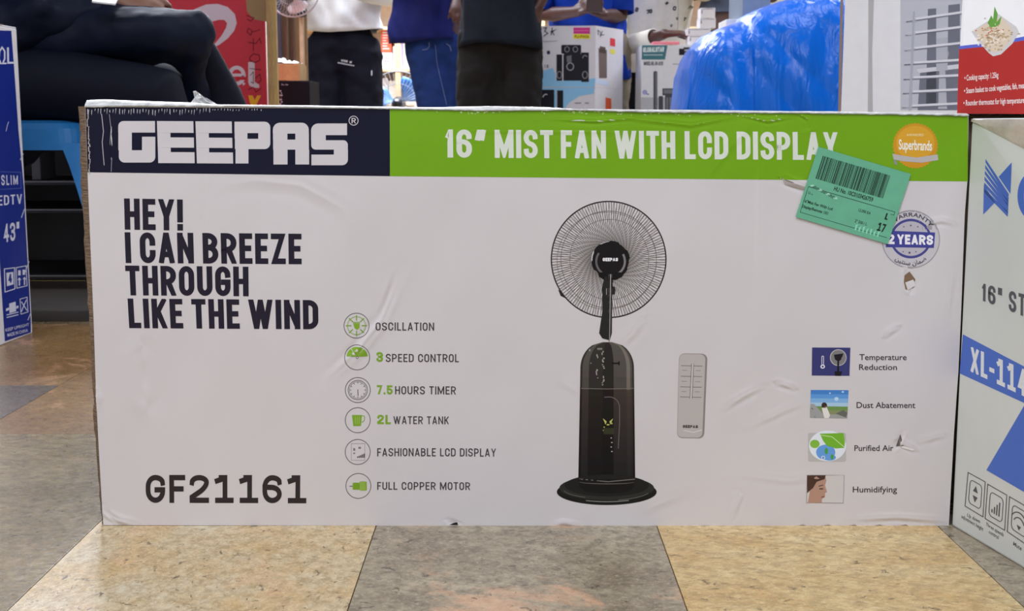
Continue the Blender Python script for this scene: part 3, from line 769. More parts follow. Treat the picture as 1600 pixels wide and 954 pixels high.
for a, b, c in ((0, .15, (64, 122, 190)), (.15, .3, (88, 144, 204)), (.3, .45, (122, 168, 210)), (.45, .58, (160, 190, 210)), (.58, .72, (104, 138, 70)), (.72, .86, (126, 134, 92)), (.86, 1, (150, 150, 146))):
    P.poly([bil(q2, 0, 1 - a), bil(q2, 1, 1 - a), bil(q2, 1, 1 - b), bil(q2, 0, 1 - b)], c)
P.up(); P.poly([bil(q2, 0, .5), bil(q2, .1, .5), bil(q2, .45, 0), bil(q2, .02, 0)], (150, 150, 150)); P.poly([bil(q2, 0, .35), bil(q2, .06, .35), bil(q2, .22, 0), bil(q2, 0.03, 0)], (40, 40, 44)); P.up()
P.poly(ell(1288, 633, 4.4, 4.6, 14), (60, 44, 36)); P.poly([(1284, 637), (1292, 636), (1297, 648), (1295, 653), (1288, 653)], (215, 210, 206)); P.poly(ell(1289, 635, 2.8, 3.2, 12), (190, 148, 120))
P.polys([ell(1307, 623, 3.4, 3, 12), ell(1297, 614, 1.3, 1.3, 8), ell(1317, 612, 2, 1.4, 10)], (176, 206, 232)); P.poly([(1306, 646), (1318, 640), (1324, 645), (1322, 652)], (96, 98, 92))
P.build('benefit_picture', box, 'small printed picture with blue sky and a field', cell=8)
P = Print(front); P.lay = 1
P.poly(rrect(1262.5, 676, 1321.8, 720.5, 3), (176, 174, 172)); P.up(); P.poly(ell(1293, 696, 29, 24, 40, 0, 360)[0:40], (214, 220, 226)); P.up()
P.polys([ell(1290, 706, 15, 12, 24), ell(1296, 714, 10, 5, 16)], (96, 150, 210)); P.up()
P.poly([(1281, 677), (1318, 676), (1320, 690), (1319, 699), (1306, 700), (1292, 696), (1286, 688)], (110, 170, 44)); P.poly(ell(1273, 693, 7.5, 6.5, 20), (124, 176, 60)); P.up()
P.polys(stroke([(1281, 679), (1300, 682), (1319, 698)], 1.0), (196, 222, 160)); P.polys([ell(1291, 704, 2.6, 5, 12), ell(1300, 713, 2.4, 4, 12)], (70, 150, 60)); P.polys(annulus(1286, 714.5, 3.2, 3, .9, 14), (225, 235, 245))
P.build('benefit_picture', box, 'small printed picture of green leaves in a white ring', cell=8)
P = Print(front); P.lay = 1
P.poly([(1261, 741.6), (1319, 742), (1317.5, 785.4), (1260, 784.8)], (196, 192, 190)); P.polys(stroke([(1261, 741.6), (1319, 742), (1317.5, 785.4), (1260, 784.8)], .7, True), (120, 116, 116)); P.up()
P.poly([(1261, 742), (1289, 742), (1291, 750), (1289, 758), (1292, 768), (1289, 770), (1289, 776), (1284, 779), (1284, 785), (1262, 785), (1265, 768)], (170, 134, 116)); P.up()
P.poly([(1261, 742), (1290, 742), (1288, 748), (1276, 752), (1270, 762), (1266, 765), (1261, 770)], (72, 52, 44)); P.polys([stroke([(1279, 759), (1286, 757)], 1.2)[0], stroke([(1280, 763), (1286, 763)], 1.6)[0]], (60, 42, 38)); P.polys(stroke([(1283, 776), (1288, 775)], 1.4), (120, 70, 66))
P.build('benefit_picture', box, 'small printed picture of a face in profile', cell=8)
P = Print(front); P.lay = 2
for s, x0, x1, yc, yb in (('Temperature', 1343, 1416.5, 552.6, 562.2), ('Reduction', 1342.4, 1401.5, 568.4, 577.6), ('Dust Abatement', 1338.4, 1430, 627.4, 637), ('Purified Air', 1335, 1396, 694.6, 704), ('Humidifying', 1332.4, 1401.6, 759, 768.6)):
    btext(P, s, Q(x0, yc, x1, yb), (52, 46, 50), .008)
P.build('benefit_lettering', box, 'small dark captions beside the pictures')
# ---- award seal
P = Print(front); P.lay = 3
cx, cy = 1430, 227.5
seal = [(cx + (36 if k % 2 else 34) * math.cos(math.pi * k / 42), cy + (36 if k % 2 else 34) * math.sin(math.pi * k / 42)) for k in range(84)]
P.poly(seal, (196, 140, 30)); P.up(); P.poly(ell(cx, cy - 4, 30, 27, 40), (206, 154, 42)); P.up()
P.poly([(1394, 240), (1410, 243), (1432, 246), (1465, 241), (1466, 250), (1440, 254), (1412, 252), (1396, 249)], (176, 172, 168)); P.poly([(1396, 250), (1400, 249), (1402, 258), (1397, 256)], (140, 136, 132)); P.up()
btext(P, 'AWARDED', Q(1416, 208.5, 1443, 212.5), (236, 214, 160), .01); btext(P, 'Superbrands', Q(1404, 217, 1456, 233, 2), (240, 232, 214), .022)
P.build('award_seal', box, 'gold serrated award seal', cell=8)
# ---- warranty badge
P = Print(front); P.lay = 1
cx, cy = 1423, 373.5
P.poly(ell(cx, cy, 45.5, 45.5, 64), (150, 146, 150)); P.up(); P.poly(ell(cx, cy, 44, 44, 64), (188, 184, 188)); P.polys([p for p in annulus(cx, cy, 44, 44, 1.2, 50, 200, 330)], (150, 148, 156)); P.up()
P.poly(ell(cx, cy - 1, 32, 31, 50), (66, 66, 130)); P.up(); P.poly(ell(cx, cy - 1, 28.5, 27, 50), (176, 172, 180)); P.up()
P.poly([(1385, 360), (1461, 363), (1459, 387), (1384, 386)], (62, 64, 138)); P.up()
text(P, '2 YEARS', [(1387, 365.5), (1458, 367), (1457.5, 382.5), (1387.5, 381)], (226, 224, 232), t=.25, wd=.72, gap=.1)
btext(P, 'WARRANTY', arc_fn(cx, cy, 35.5, 42, -52, 58), (60, 58, 66), .01)
for x, y, r in ((1412, 354, 1.5), (1423, 352, 1.8), (1434, 354, 1.5), (1411, 393, 1.4), (1421, 394.5, 2.4), (1431, 393, 1.4)):
    P.poly([(x + r * (1 if k % 2 == 0 else .45) * math.sin(math.pi * k / 5), y - r * (1 if k % 2 == 0 else .45) * math.cos(math.pi * k / 5)) for k in range(10)], (60, 58, 90))
AR = '\uFEE6\uFEF4\uFE98\uFEE8\uFEB3 \uFEE5\uFE8E\uFEE4\uFEBF'
btext(P, AR, lambda u, v: (lambda a, r: (cx + r * math.sin(a), cy + r * math.cos(a)))(math.radians(-38 + 76 * u), 40.5 - 7 * v), (56, 54, 62), .012)
P.build('warranty_badge', box, 'silver and blue round warranty badge', cell=8)
# ---- stuck-on green shipping label
ST = [(1278, 229), (1422.5, 271.5), (1386.5, 381), (1242.5, 338.5)]
class S_: pass
def sticker_surf(px, py, off):
    p = atY(px, py, Y0); p.y -= .0012 + off + float(disp([px], [py])[0]) * .6 + .0004; return p
bm = bmesh.new(); g = []
for j in range(13):
    g.append([sticker_surf(*bil(ST, i / 16, 1 - j / 12), .0) for i in range(17)])
loft(bm, g, close=False)
STK = obj('shipping_label', bm, mat((100, 172, 138), .32, k=1.12, bump=.0006, bscale=60, vary=.05), box, smooth=True); STK['label'] = 'mint green stuck-on barcode label'
def sq(u, v): return bil(ST, u, v)
P = Print(sticker_surf); P.lay = 0; random.seed(11); x = .075
BK = (28, 40, 40)
while x < .80:
    wbar = random.choice((.003, .004, .006, .010)); P.poly([sq(x, .90), sq(x + wbar, .90), sq(x + wbar, .575), sq(x, .575)], BK); x += wbar + random.choice((.003, .004, .006, .008))
P.build('barcode', STK)
P = Print(sticker_surf)
sqf = lambda a, b, c, d: (lambda u, v: sq(a + (b - a) * u, c + (d - c) * v))
btext(P, 'HU No. 10C0103426759', sqf(.29, .71, .49, .55), BK, .02); btext(P, 'UAE', sqf(.05, .1, .35, .39), BK, .01)
btext(P, '16"Mist Fan With Lcd', sqf(.03, .34, .225, .265), BK, .02); btext(P, 'Display/Remote 1X1', sqf(.03, .31, .15, .19), BK, .02)
btext(P, '12.000 EA', sqf(.6, .73, .315, .355), BK, .01); btext(P, '2" 500 / L', sqf(.6, .73, .16, .2), BK, .01)
text(P, 'L', [sq(.885, .40), sq(.915, .40), sq(.915, .31), sq(.885, .31)], BK, t=.2, wd=.5); text(P, 'j7', [sq(.84, .25), sq(.925, .25), sq(.925, .135), sq(.84, .135)], BK, t=.2, wd=.6)
for a, b, y in ((.03, .97, .445), (.03, .97, .08)): P.polys(stroke([sq(a, y), sq(b, y)], .7), BK)
P.polys(stroke([sq(.03, .445), sq(.03, .08)], .6) + stroke([sq(.965, .445), sq(.965, .40), sq(.93, .40)], .6), BK)
P.build('label_lettering', STK)
P = Print(sticker_surf); P.lay = 2; random.seed(4)
for k in range(10):
    x, y = .04 + k * .03, .47 - k * .008; P.poly([sq(x, y), sq(x + .035, y + .02), sq(x + .05, y - .01), sq(x + .01, y - .02)], (70, 120, 98) if k % 3 else (150, 200, 176))
P.polys([[sq(.62 + .04 * k, .13 - .03 * (k % 2)), sq(.64 + .04 * k, .14), sq(.64 + .04 * k, .05), sq(.625 + .04 * k, .06)] for k in range(7)], (132, 206, 172))
P.build('label_scuff', STK)['kind'] = 'stuff'
# ---- torn spots and wear of the carton
P = Print(front); P.lay = 5; random.seed(21)
WR = (214, 212, 214)
for k in range(58):
    x = 139 + k * 4.7 + random.uniform(-1, 1); y = 170 + random.uniform(-1, 2) - (0 if x < 300 else 1); h = random.uniform(4, 10) if x < 330 else random.uniform(2, 4)
    P.poly([(x, y), (x + 1.3, y + .4), (x + random.uniform(-.5, 1.2), y + h), (x - .2, y + h * .7)], (170, 168, 176))
for k in range(60):
    x = random.choice((random.uniform(560, 1330), random.uniform(715, 770), random.uniform(860, 1100))); y = np.interp(x, *_yt) + random.uniform(2, 6)
    P.poly([(x, y), (x + random.uniform(1.5, 5), y - .3), (x + random.uniform(1, 3), y + 1.2)], (206, 222, 160))
for k in range(26):
    y = 170 + k * 3.9; x = np.interp(y, *_xl) + 2 + random.uniform(0, 3); P.poly([(x, y), (x + 1.2, y), (x + random.uniform(0, 2), y + 5), (x - .4, y + 4)], (176, 168, 160))
P.polys(stroke([(171, 178), (174, 200), (172, 222), (175, 248), (174, 268)], .8), (150, 148, 156)); P.polys(stroke([(159, 178), (162, 205), (160, 222), (163, 258)], 1.1), (170, 166, 170))
P.build('edge_wear', box, 'small pale scuffs where the print has rubbed off')['kind'] = 'stuff'
P = Print(front); P.lay = 6
P.poly([(1413, 430), (1421, 424), (1430, 436), (1427, 449), (1415, 452), (1412, 440)], (120, 96, 74)); P.up(); P.poly([(1414, 441), (1428, 436), (1430, 446), (1418, 453)], (206, 202, 200)); P.poly([(1416, 428), (1421, 424), (1426, 431), (1419, 437)], (70, 54, 44))
P.build('torn_patch', box, 'torn patch showing brown board')
P = Print(front); P.lay = 6
P.poly([(1222, 278), (1230, 283), (1246, 288), (1262, 292), (1276, 298), (1262, 298), (1240, 293), (1226, 288)], (168, 160, 156)); P.up(); P.poly([(1226, 280), (1240, 285), (1238, 289), (1228, 286)], (112, 96, 84))
P.build('torn_patch', box, 'torn grey scrape by the green label')
P = Print(front); P.lay = 6
P.poly([(1400, 697), (1407, 678), (1412, 696)], (92, 84, 80)); P.up(); P.poly([(1402, 696), (1406, 684), (1408, 696)], (150, 144, 140)); P.poly([(1410, 696), (1430, 702), (1426, 704), (1408, 699)], (220, 216, 214))
P.build('torn_patch', box, 'small dark puncture by the captions')
P = Print(front); P.lay = 6
P.poly([(702, 819.5), (716, 819.5), (714, 815.5), (708, 817)], (40, 32, 28)); P.polys([[(1240 + 40 * k, 822), (1262 + 40 * k, 822), (1255 + 40 * k, 818.6)] for k in range(5)], (150, 134, 120))
P.build('bottom_wear', box, 'worn bottom edge')['kind'] = 'stuff'
# ================================================================== NEIGHBOURING CARTONS
def carton(name, label, lo, hi, m, cat='cardboard box', group=None, flap=True, rz=0, tape=None, seam=True):
    """closed carton: body, two top flaps with a seam between them, a strip of tape; box lo..hi in world metres"""
    cx, cy = (lo[0] + hi[0]) / 2, (lo[1] + hi[1]) / 2
    r = empty(name, (cx, cy, lo[2]), label, cat, group, rz)
    hx, hy, hz = (hi[0] - lo[0]) / 2, (hi[1] - lo[1]) / 2, hi[2] - lo[2]
    bm = bmesh.new(); add_box(bm, (-hx, -hy, 0), (hx, hy, hz - .003), bev=.0025); obj('carton_body', bm, m, r, local=True)
    if flap:
        g = .0015
        for s in (-1, 1):
            bm = bmesh.new()
            if hx >= hy: add_box(bm, (-hx + .001, min(s * g, s * hy), hz - .003), (hx - .001, max(s * g, s * hy), hz), bev=.001)
            else: add_box(bm, (min(s * g, s * hx), -hy + .001, hz - .003), (max(s * g, s * hx), hy - .001, hz), bev=.001)
            obj('top_flap', bm, m, r, local=True)
        bm = bmesh.new(); tw = min(.024, hx * .5)
        if hx >= hy: add_box(bm, (-hx, -tw, hz), (hx, tw, hz + .0006))
        else: add_box(bm, (-tw, -hy, hz), (tw, hy, hz + .0006))
        obj('packing_tape', bm, tape or mat((196, 184, 158), .2, vary=.05), r, local=True)
    return r
def plane_surf(p0, d, mul=1.0):
    """vertical plane through p0 along horizontal direction d; ink is lifted towards the camera"""
    p0 = Vector(p0); d = Vector(d).normalized(); n = Vector((d.y, -d.x, 0))
    if n.dot(Vector((0, 0, H)) - p0) < 0: n = -n
    return lambda px, py, off: onplane(px, py, p0, n) + n * off * mul
def surfY(Y, mul=4): return lambda px, py, off: atY(px, py, Y) - Vector((0, off * mul, 0))
def build_oriented(name, label, a, d, length, depth, h, m, side, z=0):
    """carton whose visible face starts at a (x, y) and runs along d; it is depth thick towards side"""
    a = Vector((a[0], a[1], 0)); d = Vector((d[0], d[1], 0)).normalized(); s = Vector((-d.y, d.x, 0)) * side
    c = a + d * length / 2 + s * depth / 2; rz = math.atan2(d.y, d.x)
    return carton(name, label, (c.x - length / 2, c.y - depth / 2, z), (c.x + length / 2, c.y + depth / 2, z + h), m, rz=rz)
# ---- stand fan carton at the right
XA = Vector((.4775, 1.344, 0)); XD = Vector((.0252, -.1403, 0)).normalized()
WBOX = mat((192, 196, 192), .42, vary=.04, bump=.0012, bscale=9)
xb = build_oriented('stand_fan_carton', 'white carton with blue band and icons standing at right, its side cut by the frame', XA, XD, .56, .42, .4375, WBOX, 1)
XS = plane_surf(XA, XD)
def qput(P, name, root, label=None, cell=0):
    """ink laid on a rotated thing: kept in world place under its root"""
    o = P.build(name, None, label, cell) ; M = root.matrix_basis.copy()
    o.parent = root; o.matrix_basis = Matrix.LocRotScale(root.location, root.rotation_euler, None).inverted() @ Matrix.Translation(o.location)
    return o
BLU = (68, 104, 190); XB_K = (78, 78, 84)
P = Print(XS)
P.poly([(1504.6, 522), (1600, 572), (1690, 619), (1690, 670), (1600, 629), (1499.6, 583)], BLU)
qput(P, 'blue_band', xb, 'blue printed band')
P = Print(XS); P.lay = 2
text(P, 'XL-jj45', [(1517, 541), (1620, 585), (1620, 628), (1516.5, 580)], (214, 218, 222), t=.17, wd=.46, gap=.1)
qput(P, 'model_lettering', xb)
P = Print(XS); P.lay = 2
text(P, '16" STAND FAN', [(1534.5, 442), (1700, 486), (1700, 532), (1534, 469)], XB_K, t=.17, wd=.5, gap=.14, space=.3)
qput(P, 'carton_lettering', xb)
P = Print(XS); P.lay = 1
P.poly([(1537.5, 288), (1555, 316), (1536.4, 335)], BLU); P.poly([(1560.6, 276), (1581, 253.5), (1579, 303)], BLU)
for k in range(6):
    y = 248 + k * 9.2; P.poly([(1540 - k * .5, y), (1540 - k * .5, y + 5.6), (1575.5 - k * .2, y + 62.5 - k * 3.6), (1576.5 - k * .2, y + 55 - k * 3.6)], BLU)
P.polys(annulus(1613, 306, 23, 37, 10, 50), BLU)
P.polys(annulus(1668, 330, 24, 42, 10, 50), BLU)
qput(P, 'maker_mark', xb, 'blue striped emblem')
P = Print(XS); P.lay = 1
P.poly([(1541.4, 734), (1614, 610), (1700, 690), (1680, 822), (1600, 768)], BLU)
qput(P, 'blue_diamond', xb, 'large blue printed shape')
P = Print(XS); P.lay = 1
for qd, kind in (([(1512.7, 737.6), (1539.5, 752.4), (1536, 807), (1508, 790)], 0), ([(1543.5, 756), (1573.3, 773), (1570, 828), (1539.5, 809.6)], 1), ([(1577.6, 775.5), (1611, 795), (1608, 853), (1574, 830)], 2)):
    f = lambda u, v: bil(qd, u, v)
    P.polys(stroke(qd, 1.3, True), XB_K)
    inner = [f(a, b) for a, b in rrect(.16, .16, .84, .84, .14)]
    P.polys(stroke(inner, 1.2, True), XB_K); P.up()
    if kind == 0: P.polys([[f(.36, .56), f(.64, .56), f(.5, .74)], [f(.36, .44), f(.64, .44), f(.5, .26)]], XB_K)
    if kind == 1: P.polys([[f(.28 + .12 * k, .28), f(.34 + .12 * k, .28), f(.34 + .12 * k, .38 + .1 * k), f(.28 + .12 * k, .38 + .1 * k)] for k in range(4)], XB_K)
    if kind == 2:
        for r in (.42, .28): P.polys(stroke([f(.5 + r * math.sin(a), .3 + r * math.cos(a)) for a in [x * .2 for x in range(-5, 6)]], 1.6), XB_K)
        P.poly([f(.5, .24), f(.6, .36), f(.4, .36)], XB_K)
qput(P, 'carton_icons', xb, 'three square outlined icons')
P = Print(XS); P.lay = 1
for s, qd in (('Up down', [(1512, 801), (1532, 811), (1531, 817), (1511, 806)]), ('adjustment height', [(1503, 803), (1537, 823), (1536, 829), (1502, 808)]), ('Three speeds', [(1541, 815), (1569, 832), (1568, 838), (1540, 820)]), ('control', [(1546, 827), (1561, 836), (1560, 842), (1545, 832)]), ('Mute', [(1584, 845), (1597, 853), (1596, 860), (1583, 851)])):
    btext(P, s, qd, XB_K, .01)
qput(P, 'carton_captions', xb)
# crumpled clear wrap over its upper corner
bm = bmesh.new(); random.seed(3); g = []
for j in range(7):
    g.append([XS(1519 + 90 * i / 9, 186 + (3 + 5.2 * i) * j / 6 + (0 if j in (0, 6) else random.uniform(-1, 1)), .0006 + (.0012 * random.random() if 0 < j < 6 else 0)) for i in range(10)])
loft(bm, g, close=False); o = obj('clear_wrap', bm, mat((168, 160, 150), .15, vary=.2, bscale=30, bump=.004), None, smooth=True)
o.parent = xb; o.matrix_basis = Matrix.LocRotScale(xb.location, xb.rotation_euler, None).inverted() @ Matrix.Translation(o.location)
# ---- plain carton behind it that carries the steamer carton
carton('brown_carton', 'plain brown carton standing behind the white stand fan carton', (.492, 1.436, 0), (.86, 1.76, .4418), mat((140, 120, 98), .8, k=1.1, vary=.1), group=None)
# ---- steamer carton, red and white
SY = 1.375; SZ = .4425
x0 = xat(1495, SY, 178)
SD = Vector((math.cos(.39), -math.sin(.39), 0))
st = build_oriented('steamer_carton', 'red and white carton with a bowl of rice, resting on the cartons at right', (x0, SY), SD, .30, .20, .27, mat((222, 222, 226), .35, vary=.02), 1, SZ)
S = plane_surf((x0, SY, 0), SD, 1)
P = Print(S)
P.poly([(1495.4, 177.5), (1498.6, 73), (1516, 71), (1550, 68), (1600, 62), (1640, 57), (1700, 50), (1830, 33), (1845, 179)], (166, 40, 36)); P.up()
P.poly([(1498.4, 77), (1498.8, 72), (1516, 70), (1550, 67), (1600, 57), (1640, 48), (1640, 54), (1600, 63), (1550, 72), (1516, 75)], (84, 96, 190))
qput(P, 'red_panel', st, 'deep red printed panel with a blue edge')
P = Print(S); P.lay = 3
WT = (236, 218, 214)
for s, qd in (('• Cooking capacity: 1.25kg', [(1507, 117), (1560, 112), (1560, 121), (1507, 126)]), ('• Steam basket to cook vegetables, fish, meat', [(1506.5, 137), (1602, 128), (1602, 137.5), (1506.5, 146)]), ('• Rounder thermostat for high temperature protection', [(1505.5, 156), (1625, 150), (1625, 159.5), (1505.5, 165)])):
    P = Print(S); P.lay = 3; btext(P, s, qd, WT, .012); qput(P, 'carton_lettering', st)
P = Print(S); P.lay = 3
P.poly([(1518, 49), (1530, 66), (1545, 83), (1552, 88), (1564, 85), (1582, 68), (1592, 50), (1588, 42), (1560, 22), (1548, 30)], (196, 192, 190)); P.up()
P.poly([(1525, 48), (1536, 68), (1552, 82), (1566, 78), (1580, 60), (1580, 44), (1566, 28), (1552, 32), (1535, 40)], (206, 190, 168)); P.up(); random.seed(5)
P.polys([ell(1553 + random.gauss(0, 11), 57 + random.gauss(0, 9), random.uniform(1, 3), random.uniform(.8, 1.8), 7) for k in range(90)], (176, 152, 120))
P.polys([ell(1553 + random.gauss(0, 11), 56 + random.gauss(0, 9), random.uniform(1, 2.4), random.uniform(.8, 1.6), 7) for k in range(60)], (226, 214, 198))
P.polys([ell(1551 + random.gauss(0, 10), 52 + random.gauss(0, 8), 1.4, 1, 6) for k in range(12)], (190, 84, 60)); P.up()
P.polys([[(1543, 36), (1549, 24), (1553, 34), (1550, 44)], [(1551, 38), (1554, 10), (1559, 22), (1557, 36)], [(1556, 36), (1565, 25), (1562, 38), (1555, 42)], [(1545, 42), (1551, 30), (1556, 42)]], (96, 150, 60))
qput(P, 'bowl_picture', st, 'printed picture of a bowl of rice and vegetables')
# ---- tall white cooler carton, turned about fifty degrees
CA = Vector((xat(1314, 2.3), 2.3, 0)); CD = Vector((.64, -.77, 0)).normalized()
cb = build_oriented('cooler_carton', 'tall white carton with a printed louvred grille, standing behind the cartons at right', CA, CD, .46, .40, 1.05, mat((214, 216, 222), .4, vary=.02), 1)
CS = plane_surf(CA, CD, 2)
def gq(x, y): return (x, y)
P = Print(CS)
P.poly([(1407, -30), (1520, -40), (1520, 170), (1407, 172)], (186, 190, 200))
P.build
o = qput(P, 'grille_picture_ground', cb, 'pale grey printed picture ground')
P = Print(CS); P.lay = 2
GD = (112, 116, 130); GM = (150, 154, 166)
P.polys([[(1450, 14), (1463, 13), (1463, 165), (1447, 166)], [(1482, 8), (1500, 6), (1500, 165), (1480, 165)]], GD)
P.poly([(1438, 112), (1470, 100), (1500, 102), (1500, 172), (1434, 172)], GD); P.up()
P.polys([[(1468, 104), (1477, 104), (1480, 170), (1466, 170)], [(1463, 60), (1481, 58), (1481, 110), (1463, 110)]], (176, 180, 190)); P.polys([[(1461, 74), (1472, 64), (1479, 70), (1474, 82), (1466, 76)]], (226, 228, 234)); P.polys([ell(1474, 84, 9, 9, 20)], GM)
P.poly([(1432, 108), (1500, 100), (1500, 107), (1436, 114)], (206, 208, 216))
qput(P, 'fan_blades_picture', cb)
bars = []
for k, (ya, yb) in enumerate(((30, 18), (51, 41), (75, 66), (97, 93), (120, 117), (142, 139), (164, 161))):
    P = Print(CS); P.lay = 5; P.poly([(1416 - k, ya), (1512, yb - 2), (1512, yb + 2), (1416 - k, ya + 4)], (214, 216, 224)); P.up()
    P.poly([(1416 - k, ya + 3.4), (1512, yb + 1.6), (1512, yb + 3), (1416 - k, ya + 5.2)], GD)
    P.poly(rrect(1415 - k, ya - 1.5, 1432 - k, ya + 4.5, 2), (188, 192, 202)); qput(P, 'grille_bar_picture', cb)
P = Print(CS); P.lay = 8; P.polys([[(1427, 18), (1430, 18), (1424, 172), (1420, 172)]], (170, 174, 186)); qput(P, 'grille_post_picture', cb)
P = Print(CS); P.lay = 2; P.poly([(1357, -10), (1366, -10), (1363, 80), (1364, 178), (1356, 178), (1357, 80)], (176, 176, 178)); qput(P, 'vertical_tape', cb, 'grey vertical strip of tape')
P = Print(CS); P.lay = 2; P.poly([(1313.6, -10), (1318, -10), (1314, 178), (1309.6, 178)], (140, 122, 108)); qput(P, 'worn_corner', cb, 'brown worn carton corner')
# ---- television carton at the left: narrow side with blue print
TA = Vector((-1.0086, 2.47, 0)); TD = Vector((.0060, .155, 0)).normalized()
TB = mat((208, 208, 212), .5, vary=.03)
tv = build_oriented('television_carton', 'blue and white television carton standing upright at the left edge', TA, TD, .172, 1.05, .626, TB, 1)
TS = plane_surf(TA, TD, 2)
BT = (16, 38, 128)
P = Print(TS)
P.poly([(-20, 47), (17.5, 48), (23, 120), (28.5, 200), (37, 290), (39.5, 345), (44, 425), (48, 500), (48, 519), (7.5, 533), (4, 480), (-1, 400), (-20, 380)], BT)
qput(P, 'blue_panel', tv, 'deep blue printed side')
P = Print(TS); P.lay = 2
LB = (206, 210, 226)
P.polys(stroke([(-6, 99), (1, 99), (-2, 92), (-1, 80), (3, 74), (7, 80), (7, 92), (4, 99), (10, 99)], 2.4), LB); P.polys(stroke([(12, 74), (12.5, 98), (21, 98)], 3), LB)
text(P, 'SLIM', [(1.5, 273), (27.5, 274), (27.8, 288), (2, 289.5)], LB, t=.17, wd=.62, gap=.3)
P.polys(stroke([(-6, 268), (32, 269), (32.5, 294), (-6, 296)], .5), (110, 126, 190))
qput(P, 'carton_lettering', tv); P = Print(TS); P.lay = 2
text(P, 'LEDTV', [(-12, 306), (34, 303), (34.5, 318), (-12, 322)], LB, t=.15, wd=.55, gap=.16)
qput(P, 'carton_lettering', tv); P = Print(TS); P.lay = 2
text(P, '43"', [(4.5, 350), (30, 346), (30.5, 374), (5.5, 379)], LB, t=.17, wd=.62, gap=.14)
qput(P, 'carton_lettering', tv)
P = Print(TS); P.lay = 2
P.polys(stroke([(6.5, 420), (22.5, 418), (23, 451), (7.5, 456)], 1.4, True), LB); P.polys([[(9.5, 426), (20.5, 424.5), (21, 444), (10.5, 447)]], LB); P.up(); text(P, '4', [(12, 428), (18, 427), (18.5, 441), (12.5, 442)], BT, t=.24, wd=.6); P.lay -= 1
P.polys(stroke([(25, 418), (40.5, 415), (42, 446), (26, 450)], 1.2, True), LB)
P.polys([rect(28, 422, 32, 430), rect(35, 421, 39, 429), [(27, 437), (30, 433), (33, 437)], rect(29, 437, 31, 446), [(35, 436), (38, 432), (41, 436)], rect(37, 436, 39, 445)], LB)
P.polys([[(14, 474), (24, 471), (25, 486), (14.5, 489)], [(9, 482), (14, 480), (14, 484), (9, 486)], [(25, 478), (28.5, 477), (28.5, 481), (25, 482)], [(10, 491), (28.5, 486.5), (28.5, 488), (10, 492.5)], [(10, 495), (28.5, 490.5), (28.5, 492), (10, 496.5)]], LB)
P.polys(stroke([(31, 467), (42, 464), (43.5, 487), (32.5, 490.5)], 1.1, True), LB); P.polys(stroke([(33, 487), (37, 477), (42, 485)], 1.4) + stroke([(33, 471), (37, 477), (41, 468)], 1.4), LB)
btext(P, 'KEEP UPRIGHT', [(8, 513), (45, 504), (45.3, 508.5), (8.5, 518)], LB, .01); btext(P, 'MADE IN CHINA', [(11, 520.5), (43, 513), (43.3, 518), (11.5, 526)], LB, .012)
qput(P, 'carton_icons', tv)
P = Print(TS); P.lay = 4
P.polys(stroke([(9, 205), (11, 196), (13, 190)], 1) + stroke([(31, 250), (36, 240)], 1.4) + stroke([(33, 340), (38, 326)], 1.4) + stroke([(39, 425), (45, 408)], 1.2) + stroke([(43, 500), (48, 488)], 1.4), (190, 196, 214))
qput(P, 'edge_scuffs', tv)['kind'] = 'stuff'
# ================================================================== PLASTIC STOOL
BS = mat((36, 112, 176), .38, vary=.03)
def stool(x1, y1, wx, z):
    r = empty('plastic_stool', (x1 - wx / 2, y1 + .17, 0), 'bright blue moulded plastic stool under the seated person', 'stool')
    cx, cy = x1 - wx / 2, y1 + .17; hx, hy = wx / 2, .17
    bm = bmesh.new()
    def rr(hx, hy, rd, z): return [Vector((cx + a, cy + b, z)) for a, b in rrect(-hx, -hy, hx, hy, rd)]
    loft(bm, [rr(hx - .025, hy - .025, .05, z), rr(hx - .008, hy - .008, .05, z - .006), rr(hx, hy, .05, z - .018)]); 
    bm.faces.new([v for v in bm.verts][:28]); obj('seat', bm, BS, r)
    bm = bmesh.new()
    loft(bm, [rr(hx, hy, .05, z - .018), rr(hx + .006, hy + .006, .05, z - .065)])
    loft(bm, [rr(hx - .005, hy - .005, .05, z - .018), rr(hx + .001, hy + .001, .05, z - .065)]); obj('seat_rim', bm, BS, r)
    for sx in (-1, 1):
        for sy in (-1, 1):
            bm = bmesh.new(); rings = []
            for k in range(9):
                tt_ = k / 8; zz = (z - .05) * (1 - tt_); off = .004 + .115 * tt_; wl = .052 - .022 * min(1, tt_ * 2.2) if True else 0
                wl = .018 * (1 - tt_) ** 4 + .030
                ox, oy = cx + sx * (hx + off), cy + sy * (hy + off)
                rings.append([Vector((ox, oy, zz)), Vector((ox - sx * wl, oy, zz)), Vector((ox - sx * wl, oy - sy * .004, zz)), Vector((ox - sx * .006, oy - sy * .006, zz)), Vector((ox - sx * .004, oy - sy * wl, zz)), Vector((ox, oy - sy * wl, zz))])
            loft(bm, rings, caps=True); obj('leg', bm, BS, r)
    return r
stool(xat(125, 2.85, 190), 2.85, .34, zat(188, 2.86))
